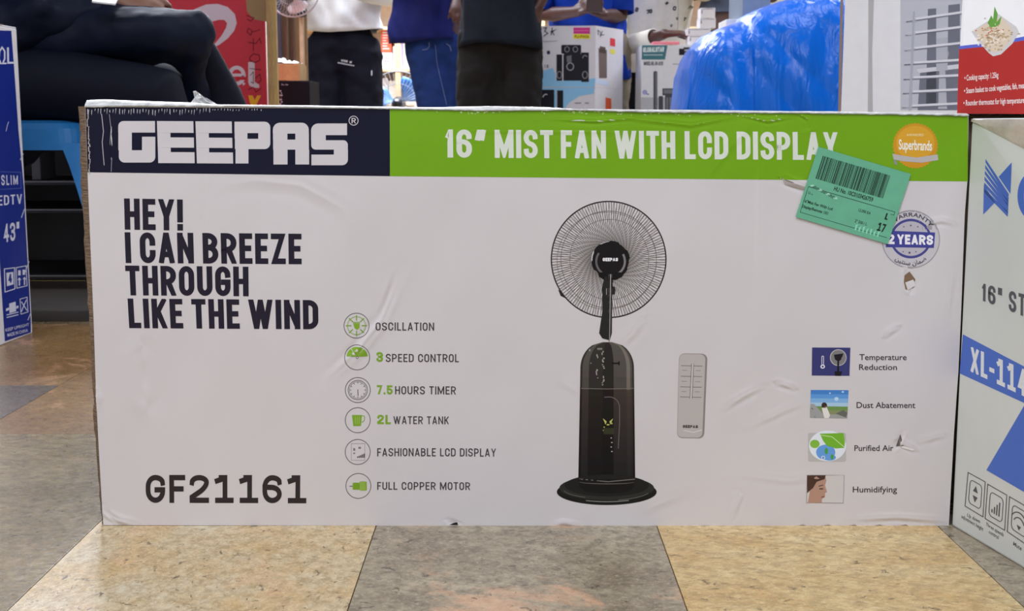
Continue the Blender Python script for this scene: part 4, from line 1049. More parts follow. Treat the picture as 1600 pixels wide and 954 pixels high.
# ---- dark display rack behind the stool
rk = empty('display_rack', (-1.25, 3.75, 0), 'black display rack with thin pale shelf edges behind the stool', 'rack')
RD = mat((26, 24, 28), .5, k=1)
RE = mat((120, 118, 124), .4, k=1)
for x in (-1.62, -1.06, -.92): cbox('post', (x - .02, 3.56, 0), (x + .02, 3.6, .50), RD, rk)
cbox('back_panel', (-1.7, 3.98, 0), (-.84, 4.0, .50), RD, rk)
for py in (430, 327, 283, 212):
    z = zat(py, 3.56); cbox('shelf', (-1.7, 3.562, z - .012), (-.84, 3.98, z), RD, rk); cbox('shelf_edge', (-1.70, 3.556, z - .004), (-1.13, 3.561, z + .001), RE, rk)
cbox('side_panel', (-.85, 3.56, 0), (-.83, 4.0, .50), RD, rk)
bm = bmesh.new(); add_box(bm, (-1.36, 3.5, .30), (-1.19, 3.54, .40)); 
z0 = zat(260, 3.6); 
o = cbox('small_grey_box', (xat(48, 3.6, 240), 3.60, zat(281, 3.6)), (xat(62, 3.6, 240), 3.72, zat(238, 3.6)), mat((86, 84, 88), .6, k=1)); tag(o, 'small dim grey packet on a rack shelf behind the stool', 'packet')
bm.free()
# ================================================================== BACKGROUND GOODS
# ---- big red printed board of carton, cardboard sheets beside it
RY = 4.6
rb = empty('red_board', (xat(350, RY), RY, 0), 'tall red cardboard panel with white curl mark and handwritten digits', 'cardboard panel')
RED = mat((176, 34, 52), .5, vary=.03)
xa, xb_ = xat(120, RY, 160), xat(417, RY, 160)
bm = bmesh.new()
zt = 1.35
add_box(bm, (xa, RY, 0), (xb_, RY + .015, zt)); obj('red_sheet', bm, RED, rb)
S = surfY(RY, 4)
P = Print(S)
P.poly([(386, -40), (384, -6), (386, 18), (396, 30), (412, 33), (430, 36), (430, -40)], (150, 122, 88)); P.build('torn_brown_corner', rb, 'torn bare brown corner')
P = Print(S); P.lay = 1
PK = (200, 182, 196)
cur = [(290, 26), (305, 14), (322, 7), (340, 6), (356, 11), (367, 22), (370, 36), (366, 48), (356, 60), (344, 69), (327, 78), (336, 68), (346, 56), (353, 44), (355, 36), (350, 31), (342, 31), (330, 34), (318, 40), (300, 44)]
P.poly(cur, PK); P.build('curl_mark', rb, 'pale curl emblem')
P = Print(S); P.lay = 1
P.polys([rect(334, 96, 343, 130), rect(328, 104, 350, 110)], PK)
P.polys(annulus(370, 118, 14, 15.5, 6, 30), PK); P.poly(rect(360, 115, 381, 119.5), PK); P.up(); P.poly(rect(370, 119.7, 384, 125), (176, 34, 52)); P.polys([rect(388, 97, 398, 130), [(390, 126), (398, 128), (405, 132), (405, 137), (396, 137), (389, 133)]], PK)
P.poly([(378, 128), (384, 130), (380, 134)], PK)
P.build('board_lettering', rb, 'pale bold lettering')
P = Print(S); P.lay = 2
P.poly([(388, 149), (395, 149), (398, 156), (402, 149), (408, 149), (400, 165), (392, 165)], (222, 160, 40)); P.build('yellow_letter', rb, 'yellow letter')
P = Print(S); P.lay = 3
HK = (84, 22, 34)
for st_ in ([(385, 24), (397, 28), (392, 33), (386, 30)], [(386, 50), (392, 55), (394, 48), (388, 44), (386, 50)], [(394, 50), (402, 48), (407, 46)], [(388, 66), (400, 68), (406, 60), (408, 68)], [(396, 60), (396, 80)], [(390, 90), (396, 84), (405, 86), (406, 94), (398, 98), (391, 94), (390, 90)], [(390, 107), (408, 109)], [(391, 118), (396, 112), (396, 130), (392, 128)], [(399, 122), (406, 116), (408, 126), (402, 130)], [(388, 140), (396, 136), (400, 144), (408, 138)]):
    P.polys(stroke(st_, 1.1), HK)
P.build('handwritten_digits', rb, 'dark handwritten digits running down the board')['kind'] = 'stuff'
P = Print(S); P.lay = 1
P.poly([(418, 120), (423, 112), (424, 168), (419, 168)], (214, 206, 214)); P.build('white_edge', rb, 'white paper edge')
# cardboard sheets on edge
def sheet(px0, px1, Y, col, label, zt=1.3, group=None, th=.02):
    o = cbox('cardboard_sheet', (xat(px0, Y), Y, 0), (xat(px1, Y), Y + th, zt), mat(col, .8, k=1.1, bump=.001, bscale=50, vary=.2, stretch=(6, 1, .6)), None, .001)
    tag(o, label, 'cardboard sheet', group); return o
sheet(419, 431, 4.56, (176, 146, 104), 'light brown cardboard strip at the right edge of the red board')
sheet(427, 434.5, 4.52, (170, 142, 92), 'thin yellowish taped cardboard edge in front of the brown strip', 1.3)
for i, (a, b, c, lb) in enumerate(((433, 441, (70, 70, 88), 'dark blue grey board leaning behind the wall fan'), (441, 452, (112, 92, 74), 'dull brown board leaning behind the wall fan'), (452, 462, (98, 80, 66), 'darker brown board between the dull brown and pale boards'), (462, 470, (150, 126, 92), 'mid brown board left of the pale upright post'))):
    sheet(a, b, 5.6 + .03 * i, c, lb, 1.3 - .02 * i)
o = cbox('wooden_post', (xat(470, 5.5), 5.5, 0), (xat(476, 5.5), 5.53, 1.5), mat((206, 184, 150), .6, k=1.1, vary=.1), None); tag(o, 'pale upright wooden post carrying the wall fan', 'post')
sheet(476.5, 481.5, 5.54, (140, 112, 80), 'narrow brown board at the right of the pale post', 1.3)
# wall fan on the post
def fan(name, label, c, r, tilt, bladecol, mount, nb=3, wires=44, cat='fan', logo=False):
    c = Vector(c); root = empty(name, (c.x, c.y, mount[2]), label, cat)
    ax = Vector((1, 0, 0)); ay = Vector((0, math.sin(tilt), math.cos(tilt))); fz = ax.cross(ay)      # fz points away from the viewer
    front = -fz if fz.y > 0 else fz
    gm = mat((190, 194, 200), .3, k=1, metal=.4)
    bm = bmesh.new(); ring_tube(bm, c, ax, ay, r, .0035, 56); ring_tube(bm, c + front * .03, ax, ay, r * .62, .0012, 40); ring_tube(bm, c - front * .03, ax, ay, r * .62, .0012, 40); obj('cage_ring', bm, gm, root)
    bm = bmesh.new()
    for k in range(wires):
        a = 2 * math.pi * k / wires; d = ax * math.cos(a) + ay * math.sin(a)
        for s in (1, -1): tube(bm, [c + d * .03 + front * .05 * s, c + d * r * .6 + front * .04 * s, c + d * r], [.0009] * 3, n=4, dome=False)
    o = obj('cage_wires', bm, gm, root); o['kind'] = 'stuff'
    bm = bmesh.new(); tube(bm, [c + front * .052, c + front * .06], [.034, .034], n=24); obj('cage_badge', bm, mat((40, 120, 200) if logo else (30, 30, 34), .3), root)
    for k in range(nb):
        bm = bmesh.new(); a0 = 2 * math.pi * k / nb + .62; rows_ = []
        for i in range(8):
            q = i / 7; rr_ = .03 + (r * .86 - .03) * q; wd_ = (.25 + .55 * math.sin(q * 2.4)) * .8
            rows_.append([c + (ax * math.cos(a0 + s * wd_ + q * .25) + ay * math.sin(a0 + s * wd_ + q * .25)) * rr_ + front * (s * .014) for s in (-1, -.5, 0, .5, 1)])
        loft(bm, rows_, close=False); b = obj('blade', bm, mat(bladecol, .3), root, smooth=True)
        m_ = b.modifiers.new('thick', 'SOLIDIFY'); m_.thickness = .002
    bm = bmesh.new(); tube(bm, [c + front * .015, c + front * -.02], [.03, .035], n=20); obj('hub', bm, mat((28, 28, 34), .4), root)
    bm = bmesh.new(); tube(bm, [c - front * .035, c - front * .12], [.045, .04], n=20); obj('motor_housing', bm, mat((28, 28, 34), .4), root)
    back = c - front * .1
    bm = bmesh.new()
    if mount[0] == 'wall': tube(bm, [back, Vector((back.x, mount[1], back.z)), ], [.014, .014]); tube(bm, [Vector((back.x, mount[1] - .008, back.z - .05)), Vector((back.x, mount[1] - .008, back.z + .05))], [(.02, .008)] * 2); obj('bracket', bm, mat((40, 40, 46), .4), root)
    else:
        tube(bm, [back, Vector((back.x, back.y, .03))], [.012, .016]); obj('pole', bm, mat((40, 40, 46), .4), root)
        bm = bmesh.new(); tube(bm, [(back.x, back.y, .0), (back.x, back.y, .02), (back.x, back.y, .035)], [.13, .125, .03], n=36, dome=False); obj('base', bm, mat((30, 30, 34), .4), root)
    return root
wf = fan('wall_fan', 'white caged wall fan with blue and red badge at the top', (xat(459, 5.3, 0), 5.30, zat(-12, 5.3)), .102, .25, (216, 220, 224), ('wall', 5.50, 1.0), logo=True)
fan('table_fan', 'floor fan with light blue blades between the standing people', (xat(622, 8.1, 160), 8.1, zat(162, 8.1)), .200, 0, (64, 118, 186), ('floor', 0, 0))
# carton with film, dark carton below it, standing at the foot of the boards
z1 = zat(126, 4.95)
dk = carton('dark_carton', 'black carton with tiny white print below the small brown carton', (xat(434, 4.95), 4.95, 0), (xat(484, 4.95), 5.2, z1), mat((16, 18, 26), .6, k=1.0, spec=.15))
P = Print(surfY(4.95, 4)); random.seed(8)
P.polys([rect(440 + 2.2 * k, 131 + (k % 3) * .8, 441.4 + 2.2 * k, 133) for k in range(5)] + [rect(437 + (k % 2) * 2, 141 + 3.4 * k, 439.5 + (k % 3), 143 + 3.4 * k) for k in range(7)], (170, 170, 180)); P.build('carton_print', dk)['kind'] = 'stuff'
sb = carton('small_brown_carton', 'small brown carton with film on top, on the black carton', (xat(432, 4.95), 4.952, z1), (xat(469, 4.95), 5.12, zat(99, 4.95)), mat((186, 152, 104), .7, k=1.1, vary=.1))
bm = bmesh.new(); random.seed(12)
g = [[Vector((xat(433 + 34 * i / 8, 4.97), 4.97 + .14 * j / 5, zat(99, 4.95) + .004 + (.012 + .022 * (1 - i / 8)) * random.uniform(.4, 1) * (1 if 0 < j < 5 else .4))) for i in range(9)] for j in range(6)]
loft(bm, g, close=False); o = obj('plastic_bag', bm, mat((206, 208, 200), .2, vary=.2, bscale=80), None, smooth=True); tag(o, 'crumpled clear plastic film lying on the small brown carton', 'plastic film')
o.location.z = zat(99, 4.95) + .0005
# ---- shelf unit far back with packets
SHY = 8.6
su = empty('shelf_unit', (-.6, SHY + .2, 0), 'light wooden shelf unit with bright packets at the back of the shop', 'shelf')
WD = mat((214, 184, 142), .5, k=1.1, vary=.06)
zs = [zat(y, SHY) for y in (160, 107, 42, -30)]
for z in [.10] + zs: cbox('shelf_board', (-1.5, SHY, z - .02), (1.6, SHY + .40, z), WD, su)
for x in (-1.5, xat(622, SHY) - 0, .2, 1.6): cbox('upright', (x - .018, SHY + .002, 0), (x + .018, SHY + .41, 1.5), WD, su)
cbox('back_panel', (-1.5, SHY + .41, 0), (1.6, SHY + .43, 1.5), mat((226, 222, 216), .6, k=1.1), su)
packs = [(596, 612, 62, 1, (232, 92, 62), 'orange red packet with white print on the far shelf'), (597, 613, 82, 0, (232, 222, 226), None), (614, 618, 72, 0, (236, 200, 190), None), (619, 629, 66, 0, (206, 180, 220), None), (630, 652, 68, 0, (240, 240, 238), None), (653, 668, 70, 0, (226, 214, 232), None), (669, 690, 72, 0, (236, 232, 226), None)]
lb = {0: None, 1: 'white packet under the orange red one on the far shelf', 2: 'thin pale pink packet on the far shelf', 3: 'lilac packet on the far shelf beside the thin pink one', 4: 'large white packet on the far shelf left of the jeans', 5: 'pale violet packet hidden behind the jeans on the shelf', 6: 'cream packet hidden behind the blue polo on the shelf'}
zb = zs[1]
for i, (a, b, yt_, up_, c, l) in enumerate(packs):
    z0 = zb
    if up_: z0 = zat(82, SHY) + .001; ztop = zat(46, SHY)
    else: ztop = zat(yt_, SHY) if i != 1 else zat(82, SHY)
    r = cbox('packet', (xat(a, SHY), SHY + .03, z0), (xat(b, SHY), SHY + .22, ztop), mat(c, .4, k=1.25)); tag(r, l or lb[i], 'packet', 'packets on the far shelf')
    P = Print(surfY(SHY + .03, 6)); random.seed(i); yy0 = yt_ + 4 if not up_ else 50; yy1 = 100 if not up_ else 76
    P.polys([rect(a + 2, y, a + 2 + (b - a - 4) * random.uniform(.3, 1), y + 1.6) for y in np.arange(yy0, yy1, 4.2)], (150, 110, 190) if i in (3, 5, 1) else ((250, 220, 210) if i == 0 else (200, 196, 204))); P.build('packet_print', r)['kind'] = 'stuff'
zb2 = zs[0]
for i, (a, b, yt_, c, l) in enumerate(((592, 606, 122, (190, 182, 176), 'grey packet on the lower far shelf at left'), (607, 620, 126, (214, 204, 190), 'cream packet on the lower far shelf beside the upright'), (628, 640, 130, (190, 176, 156), 'tan packet on the lower far shelf right of the upright'))):
    r = cbox('packet', (xat(a, SHY), SHY + .03, zb2), (xat(b, SHY), SHY + .22, zat(yt_, SHY)), mat(c, .4)); tag(r, l, 'packet', 'packets on the far shelf')
# ---- crumpled bundle in clear brown film near the fan
def blob(name, label, cat, c, rx, ry, rz, m, amp=.25, fr=9, parent=None, seed=0, flat=True):
    bm = bmesh.new(); bmesh.ops.create_icosphere(bm, subdivisions=5, radius=1)
    for v in bm.verts:
        n = v.co.normalized(); d = 1 + amp * (abs(noise.noise(n * fr * .35 + Vector((seed, 0, 0)))) * 2 - .5) + amp * .35 * abs(noise.noise(n * fr + Vector((0, seed, 0))))
        v.co = Vector((c[0] + n.x * rx * d, c[1] + n.y * ry * d, max(c[2] + n.z * rz * d, 0.0 if not flat else c[2] - rz * .98)))
    o = obj(name, bm, m, parent, smooth=True)
    if label: tag(o, label, cat)
    return o
FILM = mat((150, 132, 118), .22, vary=.35, bscale=60, bump=.02)
o = blob('wrapped_bundle', 'crumpled film wrapped brownish bundle on the floor beside the fan', 'bundle', (xat(661, 8.44, 150), 8.44, .28), .070, .09, .31, FILM, .32, 16); o.location.z = 0
# ---- stacked loudspeaker cartons
LY = 5.9
SPW = mat((196, 194, 200), .35, vary=.02)
xL, xR = xat(790, LY), xat(930, LY); zT, zM = zat(40, LY), zat(136.5, LY)
YW = .22
def skew_carton(name, label, z0, z1):
    """carton turned so that its right side shows: front face from xL to xR, side face going back to the right"""
    a = Vector((xR, LY, 0)); dirf = Vector((-1, .10, 0)).normalized(); dirs = Vector((.10 + .46, 1, 0)).normalized()
    W_, D_ = xR - xL, .30
    r = empty(name, (a.x + dirf.x * W_ / 2, a.y + D_ / 2, z0), label, 'cardboard box')
    bm = bmesh.new(); p = [a, a + dirf * W_, a + dirf * W_ + dirs * D_, a + dirs * D_]
    loft(bm, [[Vector((q.x, q.y, z0)) for q in p], [Vector((q.x, q.y, z1)) for q in p]], caps=True); obj('carton_body', bm, SPW, r)
    return r, plane_surf(a, dirf, 5), plane_surf(a, dirs, 5)
low, _, _ = skew_carton('plinth_carton', 'white carton hidden at the foot of the loudspeaker cartons', 0, zM - .286)
bot, F2, R2 = skew_carton('speaker_carton', 'lower loudspeaker carton with pale blue print, under the handwritten one', zM - .285, zM - .0005)
top, F1, R1_ = skew_carton('speaker_carton', 'upper loudspeaker carton with pink label and black handwriting', zM, zT)
SK = (26, 26, 34); LBL = (132, 186, 224)
P = Print(F1); P.poly([(800, 120), (836, 119), (850, 110), (864, 106), (870, 122), (900, 126), (930, 122), (929, 136), (800, 135)], LBL); P.build('blue_print', top)
P = Print(F2); P.poly([(800, 137), (929, 137), (928, 146), (905, 150), (890, 160), (880, 172), (800, 172)], LBL); P.build('blue_print', bot)
P = Print(F1); P.lay = 1
P.polys([rrect(877, 70, 908, 84, 2), rrect(868, 85, 881, 126, 1), rrect(908, 82, 920, 128, 1), rrect(881, 84, 908, 126, 1)], SK); P.up()
P.polys([rrect(868, 85, 869.5, 126, .5), rrect(878.6, 84, 880.2, 127, .5)], (200, 200, 206))
P.polys(annulus(891, 104, 6, 6.4, 1.4, 24) + annulus(914, 91, 4, 5, 1, 20, 180, 330) + annulus(914, 117, 4.4, 6, 1, 20) + annulus(874, 117, 4, 6, 1, 20) + annulus(886, 77, 4, 4.6, .8, 16) + annulus(899, 77, 4, 4.6, .8, 16), (150, 150, 158)); P.poly([(885, 88), (893, 86), (893, 97), (886, 98)], (100, 100, 108))
P.build('speaker_picture', top, 'printed picture of black loudspeakers')
P = Print(F1); P.lay = 1
P.poly([(896, 43), (922, 43), (922, 53), (896, 52.5)], (196, 40, 130)); P.poly([(896, 53), (922, 53.4), (922, 60.5), (896, 60.5)], (226, 212, 40)); P.up(); btext(P, 'FU-PX03', [(898, 54.6), (920, 55), (920, 59.4), (898, 59)], (80, 60, 20), .02); P.polys([rect(897, 47.5, 921, 48.3)], (230, 120, 180))
P.build('price_label', top, 'pink and yellow label reading FU-PX03')
P = Print(F1); P.lay = 1
for s_ in ([(849, 44), (854, 43), (851, 49), (856, 52), (849, 57)], [(861, 55), (863, 43)], [(860, 50), (867, 47), (863, 50), (866, 55)], [(840, 46), (846, 45), (841, 56), (847, 57)]): P.polys(stroke(s_, 1.3), (30, 30, 34))
P.polys(stroke([(832, 64), (845, 63), (850, 65), (871, 64)], .7), (110, 110, 118))
P.polys([ell(834, 82, 2.8, 3.2, 12), ell(857, 82, 2.8, 3.2, 12), ell(836, 101, 2.4, 2.8, 12)], (50, 50, 80)); P.poly(ell(845.5, 81.5, 3, 3, 12), (176, 84, 40)); P.polys([rect(851, 101, 852, 106), rect(854, 101, 857, 106)], (130, 130, 140))
P.build('carton_lettering', top)
P = Print(R1_); P.lay = 1
P.poly([(935, 75), (948, 78), (948, 122), (936, 122)], (104, 88, 82)); P.poly([(937, 72), (946, 74), (946, 84), (937, 82)], (80, 68, 64)); P.poly([(953, 59), (961, 61), (961, 73), (953, 71)], (206, 50, 60)); P.poly([(953, 76), (961, 78), (961, 85), (953, 83)], (216, 206, 80)); P.polys(stroke([(935, 55), (934, 47), (938, 50), (938, 58)], 1) + stroke([(941, 48), (939, 55), (944, 54)], 1), (60, 60, 66)); P.polys([[(930, 122), (950, 128), (950, 134), (930, 130)]], (190, 204, 230))
P.build('side_print', top)
P = Print(F2); P.lay = 1
P.polys([rrect(836, 140, 866, 172, 1)], SK); P.build('speaker_picture', bot, 'printed picture of a black loudspeaker'); P = Print(F2); P.lay = 1; P.polys([rrect(869, 141, 880, 172, 1)], SK); P.polys([[(898, 160), (908, 160), (908, 162), (898, 162)], [(914, 160), (920, 160), (920, 162), (914, 162)]], (130, 136, 150)); P.up(); P.polys(annulus(853, 152, 5, 5.5, 1.4, 16, 180, 300), (190, 190, 196)); P.polys([rrect(869, 141, 870.6, 172, .5)], (170, 176, 190))
P.build('speaker_picture', bot, 'printed picture of black loudspeakers')
P = Print(R2); P.lay = 1; P.poly([(946, 152), (955, 154), (955, 172), (946, 172)], (206, 84, 40)); P.build('side_print', bot)
# ---- white home theatre carton
GY = 6.0
zg = zat(70, GY)
gb = carton('theatre_carton', 'white carton with teal corner label and printed tall speakers, under the hand', (xat(1002, GY, 120), GY, 0), (xat(1094, GY, 120), GY + .28, zg), mat((204, 206, 210), .35, vary=.02))
P = Print(surfY(GY, 5))
P.poly([(1003, 70.5), (1043, 70.5), (1039, 93), (1002.6, 93)], (62, 112, 122)); P.build('teal_label', gb, 'teal printed corner label')
P = Print(surfY(GY, 5)); P.poly([(1001.5, 152), (1094, 152), (1094, 176), (1001.5, 176)], (176, 178, 184)); P.build('grey_band', gb)
P = Print(surfY(GY, 5)); P.lay = 1
text(P, 'GLOBALSTAR', [(1005, 74), (1038, 73), (1037.4, 81), (1004.6, 82)], (214, 226, 228), t=.26, wd=.72, gap=.1); P.polys([rect(1006 + 2 * k, 85, 1007.4 + 2 * k, 86.6) for k in range(15)], (190, 210, 212))
P.build('brand_lettering', gb)
P = Print(surfY(GY, 5)); P.lay = 1
text(P, 'MODEL NO. GS-2115', [(1006, 96), (1036, 96), (1036, 102), (1006, 102)], (60, 60, 68), t=.22, wd=.6, gap=.12)
P.build('carton_lettering', gb)
P = Print(surfY(GY, 5)); P.lay = 1
P.polys([rect(1051 + 1.6 * k, 99.4, 1052.2 + 1.6 * k, 100.6) for k in range(20)] + [rect(1066 + 1.6 * k, 93, 1067 + 1.6 * k, 94) for k in range(6)], (130, 134, 142))
P.build('small_print', gb)['kind'] = 'stuff'
P = Print(surfY(GY, 5)); P.lay = 1
P.polys(annulus(1007.5, 144, 3.4, 3.4, .9, 16) + annulus(1007.5, 144, 1.7, 1.7, .8, 10), (70, 84, 180)); P.polys([rect(1010, 146, 1014, 148)], (120, 130, 190))
P.build('round_emblem', gb)
P = Print(surfY(GY, 5)); P.lay = 2
P.polys([rrect(1021, 111, 1027, 176, 2.4), rrect(1066, 109, 1073.4, 176, 2.4), rrect(1029, 150, 1036, 176, 1.5), rrect(1056, 150, 1063, 176, 1.5), rrect(1035, 138, 1057, 149, .8), rrect(1039, 149, 1052, 176, 1)], (66, 68, 76)); P.polys([rect(1061, 76, 1086, 86), rect(1068, 74, 1079, 88)], (34, 34, 42)); P.up()
P.polys([rect(1024, 113, 1026, 170), rect(1070, 111, 1072, 170), rect(1037, 140, 1055, 146), rect(1041, 152, 1044, 172), rect(1046, 152, 1050, 172)], (112, 114, 122)); P.polys([rect(1069.5, 77, 1077, 80), rect(1070, 82, 1077, 84)], (170, 172, 180))
P.build('speaker_picture', gb, 'printed picture of tall dark speakers')
# small things on top of it
o = bmesh.new(); add_box(o, (xat(1020, GY), GY + .03, zg + .0006), (xat(1062, GY), GY + .13, zat(64, GY)), bev=.004); o = obj('folded_packet', o, mat((196, 110, 120), .4)); tag(o, 'flat pink and white packet under the hand on the carton', 'packet')
random.seed(6)
zc = zg + .0008
sm = [(1076, 1115, 55, 'lowest of the small white boxes stacked on the theatre carton'), (1074, 1110, 44, 'second small white box from the bottom of the little stack'), (1093, 1118, 28, 'small white box just below the topmost of the little stack'), (1094, 1117, 12, 'topmost small white box of the little stack by the blue sheet')]
for i, (a, b, yt_, l) in enumerate(sm):
    z2 = zat(yt_, GY + .03); r = carton('small_white_box', l, (xat(a, GY), GY + .03 + .004 * i, zc), (xat(b, GY), GY + .14, z2), mat((216, 214, 216), .4, vary=.03), group='small white boxes on the theatre carton'); zc = z2 + .0008
    P = Print(surfY(GY + .03 + .004 * i, 5)); ym = yt_ + 4; P.polys([rect(a + 2, ym, a + 3.4, ym + 5)] + stroke([(a + 1, yt_ + 2.4), (b - 1, yt_ + 2)], .6), (110, 110, 116)); P.build('box_print', r)['kind'] = 'stuff'
# ---- blue plastic sheet over a heap of goods
TARP = bpy.data.materials.new('blue_plastic_sheet'); TARP.use_nodes = True
t = TARP.node_tree; b = t.nodes['Principled BSDF']; b.inputs['Base Color'].default_value = (s2l(6), s2l(100) * 1.1, s2l(214) * 1.05, 1); b.inputs['Roughness'].default_value = .16; b.inputs['Specular IOR Level'].default_value = .28
tc = N(t, 'ShaderNodeTexCoord'); mp = N(t, 'ShaderNodeMapping'); mp.inputs['Scale'].default_value = (9, 9, 2.4); t.links.new(tc.outputs['Object'], mp.inputs[0])
nz = N(t, 'ShaderNodeTexNoise'); nz.inputs['Scale'].default_value = 4; nz.inputs['Detail'].default_value = 6; nz.inputs['Distortion'].default_value = 1.2; t.links.new(mp.outputs[0], nz.inputs['Vector'])
bp = N(t, 'ShaderNodeBump'); bp.inputs['Distance'].default_value = .008; bp.inputs['Strength'].default_value = .8; t.links.new(nz.outputs['Fac'], bp.inputs['Height']); t.links.new(bp.outputs[0], b.inputs['Normal'])
TY = 3.4
prof = [(1081, 175), (1083, 160), (1086, 130), (1088, 105), (1094, 88), (1099, 72), (1108, 58), (1118, 48), (1135, 40), (1150, 33), (1163, 29), (1175, 24), (1183, 16), (1195, 9), (1208, 3), (1225, -4), (1250, -12), (1290, -18), (1330, -20)]
def tarp_top(px): return np.interp(px, [p[0] for p in prof], [p[1] for p in prof])
bm = bmesh.new(); NXT, NZT = 150, 90; rows_ = []
for i in range(NXT + 1):
    px = 1081.5 + (1330 - 1081.5) * i / NXT; py = tarp_top(px); ztop = zat(py, TY); x = xat(px, TY); col_ = []
    for j in range(NZT + 1):
        q = j / NZT; z = ztop * q
        # rounded shoulders, folds that fan out from the upper right
        d = .16 * max(0, (px - 1081.5) / 40) ** .5 if px < 1121.5 else .16
        sh = math.sqrt(max(0, 1 - q ** 8)); fold = .012 * math.sin((px * .10 - z * 30) * (1 + .3 * q)) * (1 if px < 1180 else .35) + .010 * noise.noise(Vector((x * 9, 0, z * 3))) + .006 * noise.noise(Vector((x * 22, 3, z * 9))) + .014 * abs(noise.noise(Vector((x * 7 + z * 6, 7, z * 2))))
        xo = x + .02 * (q - .5) * 0
        col_.append(Vector((xo + .006 * noise.noise(Vector((z * 12, px * .01, 1))), TY + .17 - d * sh - fold, max(.0, z))))
    back = [Vector((x, TY + .30, ztop + .004)), Vector((x, TY + .48, ztop * .98)), Vector((x, TY + .5, 0))]
    rows_.append(col_ + back)
loft(bm, rows_, close=False)
o = obj('plastic_sheet', bm, TARP, None, smooth=True); tag(o, 'glossy bright blue plastic sheet draped over a heap of goods', 'plastic sheet')
cbox_ = carton('covered_carton', 'carton completely covered by the blue plastic sheet', (xat(1135, TY), TY + .19, 0), (xat(1300, TY), TY + .45, .60), card())
# grey cabinet corner and white lid behind the sheet
o = cbox('grey_appliance', (xat(1157, 3.95), 3.95, 0), (xat(1200, 3.95), 4.2, zat(-30, 3.95)), mat((120, 134, 150), .35)); tag(o, 'grey appliance edge rising behind the blue plastic sheet', 'appliance')
o = cbox('flat_box', (xat(1132, 4.0), 4.0, zat(36, 4.0) - .02), (xat(1156, 4.0), 4.15, zat(30, 4.0)), mat((220, 222, 228), .4)); tag(o, 'small flat white box behind the blue plastic sheet', 'box')
o2 = cbox('brown_carton', (xat(1125, 4.0), 3.99, 0), (xat(1148, 4.0), 4.2, zat(36, 4.0) - .0205), card()); tag(o2, 'brown carton hidden under the flat white box behind the blue sheet', 'cardboard box')
# ================================================================== PEOPLE
def remesh(o, vox, smooth=6):
    m = o.modifiers.new('fuse', 'REMESH'); m.mode = 'VOXEL'; m.voxel_size = vox; m.use_smooth_shade = True
    s = o.modifiers.new('relax', 'SMOOTH'); s.iterations = smooth; s.factor = .5
    return o
CLT = {}
def clouds(o, strength, scale):
    if scale not in CLT:
        tx = bpy.data.textures.new('cloth_relief', 'CLOUDS'); tx.noise_scale = scale; CLT[scale] = tx
    d = o.modifiers.new('creases', 'DISPLACE'); d.texture = CLT[scale]; d.texture_coords = 'LOCAL'; d.strength = strength; d.mid_level = .5
def hand(bm, wrist, d, nrm, size=1.0, curl=.5, thumb=1):
    """palm, four separate fingers of unequal length and a thumb; d runs wrist to fingertips, nrm out of the back of the hand"""
    w_ = Vector(wrist); d = Vector(d).normalized(); n = Vector(nrm); n = (n - d * n.dot(d)).normalized(); s = d.cross(n) * thumb
    k = size
    tube(bm, [w_, w_ + d * .03 * k, w_ + d * .075 * k, w_ + d * .088 * k], [(.027 * k, .019 * k), (.034 * k, .017 * k), (.040 * k, .014 * k), (.038 * k, .011 * k)], side=s)
    for i, L in enumerate((.070, .080, .074, .058)):
        b = w_ + d * (.085 - .004 * abs(i - 1)) * k + s * (.030 - .020 * i) * k; ang = 0; p = [b]; sd = (s * (.12 - .08 * i))
        for j, f in enumerate((.45, .3, .25)):
            ang += curl * (.55 + .35 * j); v = (d * math.cos(ang) - n * math.sin(ang) + sd).normalized(); p.append(p[-1] + v * L * f * k)
        tube(bm, p, [.0092 * k, .0086 * k, .0080 * k, .0066 * k], n=10)
    b = w_ + d * .022 * k + s * .026 * k; v = (d * .62 + s * .72 - n * .25).normalized(); v2 = (d * .85 + s * .25 - n * (.25 + .4 * curl)).normalized()
    tube(bm, [b, b + v * .036 * k, b + v * .036 * k + v2 * .030 * k, b + v * .036 * k + v2 * .055 * k], [.014 * k, .0115 * k, .0100 * k, .0075 * k], n=10)
SKIN = {'dark': mat((74, 46, 38), .45, k=1.1, vary=.12, bscale=30), 'mid': mat((120, 84, 66), .45, k=1.1, vary=.1, bscale=30)}
def head(bm, c, f):
    """skull, jaw, nose, ears; c is the centre of the head, f the facing direction"""
    c = Vector(c); f = Vector(f).normalized(); s = Vector((f.y, -f.x, 0)); up = Vector((0, 0, 1))
    tube(bm, [c - up * .095 + f * .035, c - up * .05 + f * .02, c + up * .02, c + up * .065 - f * .005], [(.040, .045), (.062, .075), (.076, .092), (.062, .075)], side=s, n=20)
    tube(bm, [c + f * .094 + up * .012, c + f * .108 - up * .022], [.008, .013], n=8)
    tube(bm, [c + f * .088 - up * .052 - s * .02, c + f * .092 - up * .052, c + f * .088 - up * .052 + s * .02], [.006, .008, .006], n=8)
    for q in (-1, 1): tube(bm, [c + s * q * .078 - up * .022, c + s * q * .084 + up * .02], [(.006, .016), (.007, .02)], side=s, n=8)
def eyes_hair(root, c, f):
    c = Vector(c); f = Vector(f).normalized(); s = Vector((f.y, -f.x, 0)); up = Vector((0, 0, 1))
    for q in (-1, 1):
        bm = bmesh.new(); tube(bm, [c + f * .080 + s * q * .031 + up * .005, c + f * .086 + s * q * .031 + up * .005], [.011, .009], n=10); obj('eye', bm, mat((40, 30, 28), .15), root)
    bm = bmesh.new(); tube(bm, [c + up * .02 - f * .03, c + up * .05 - f * .02, c + up * .082 - f * .01], [(.080, .082), (.078, .086), (.060, .070)], side=s, n=20); h = obj('hair', bm, mat((18, 15, 15), .8, bump=.003, bscale=300), root); remesh(h, .008, 3)
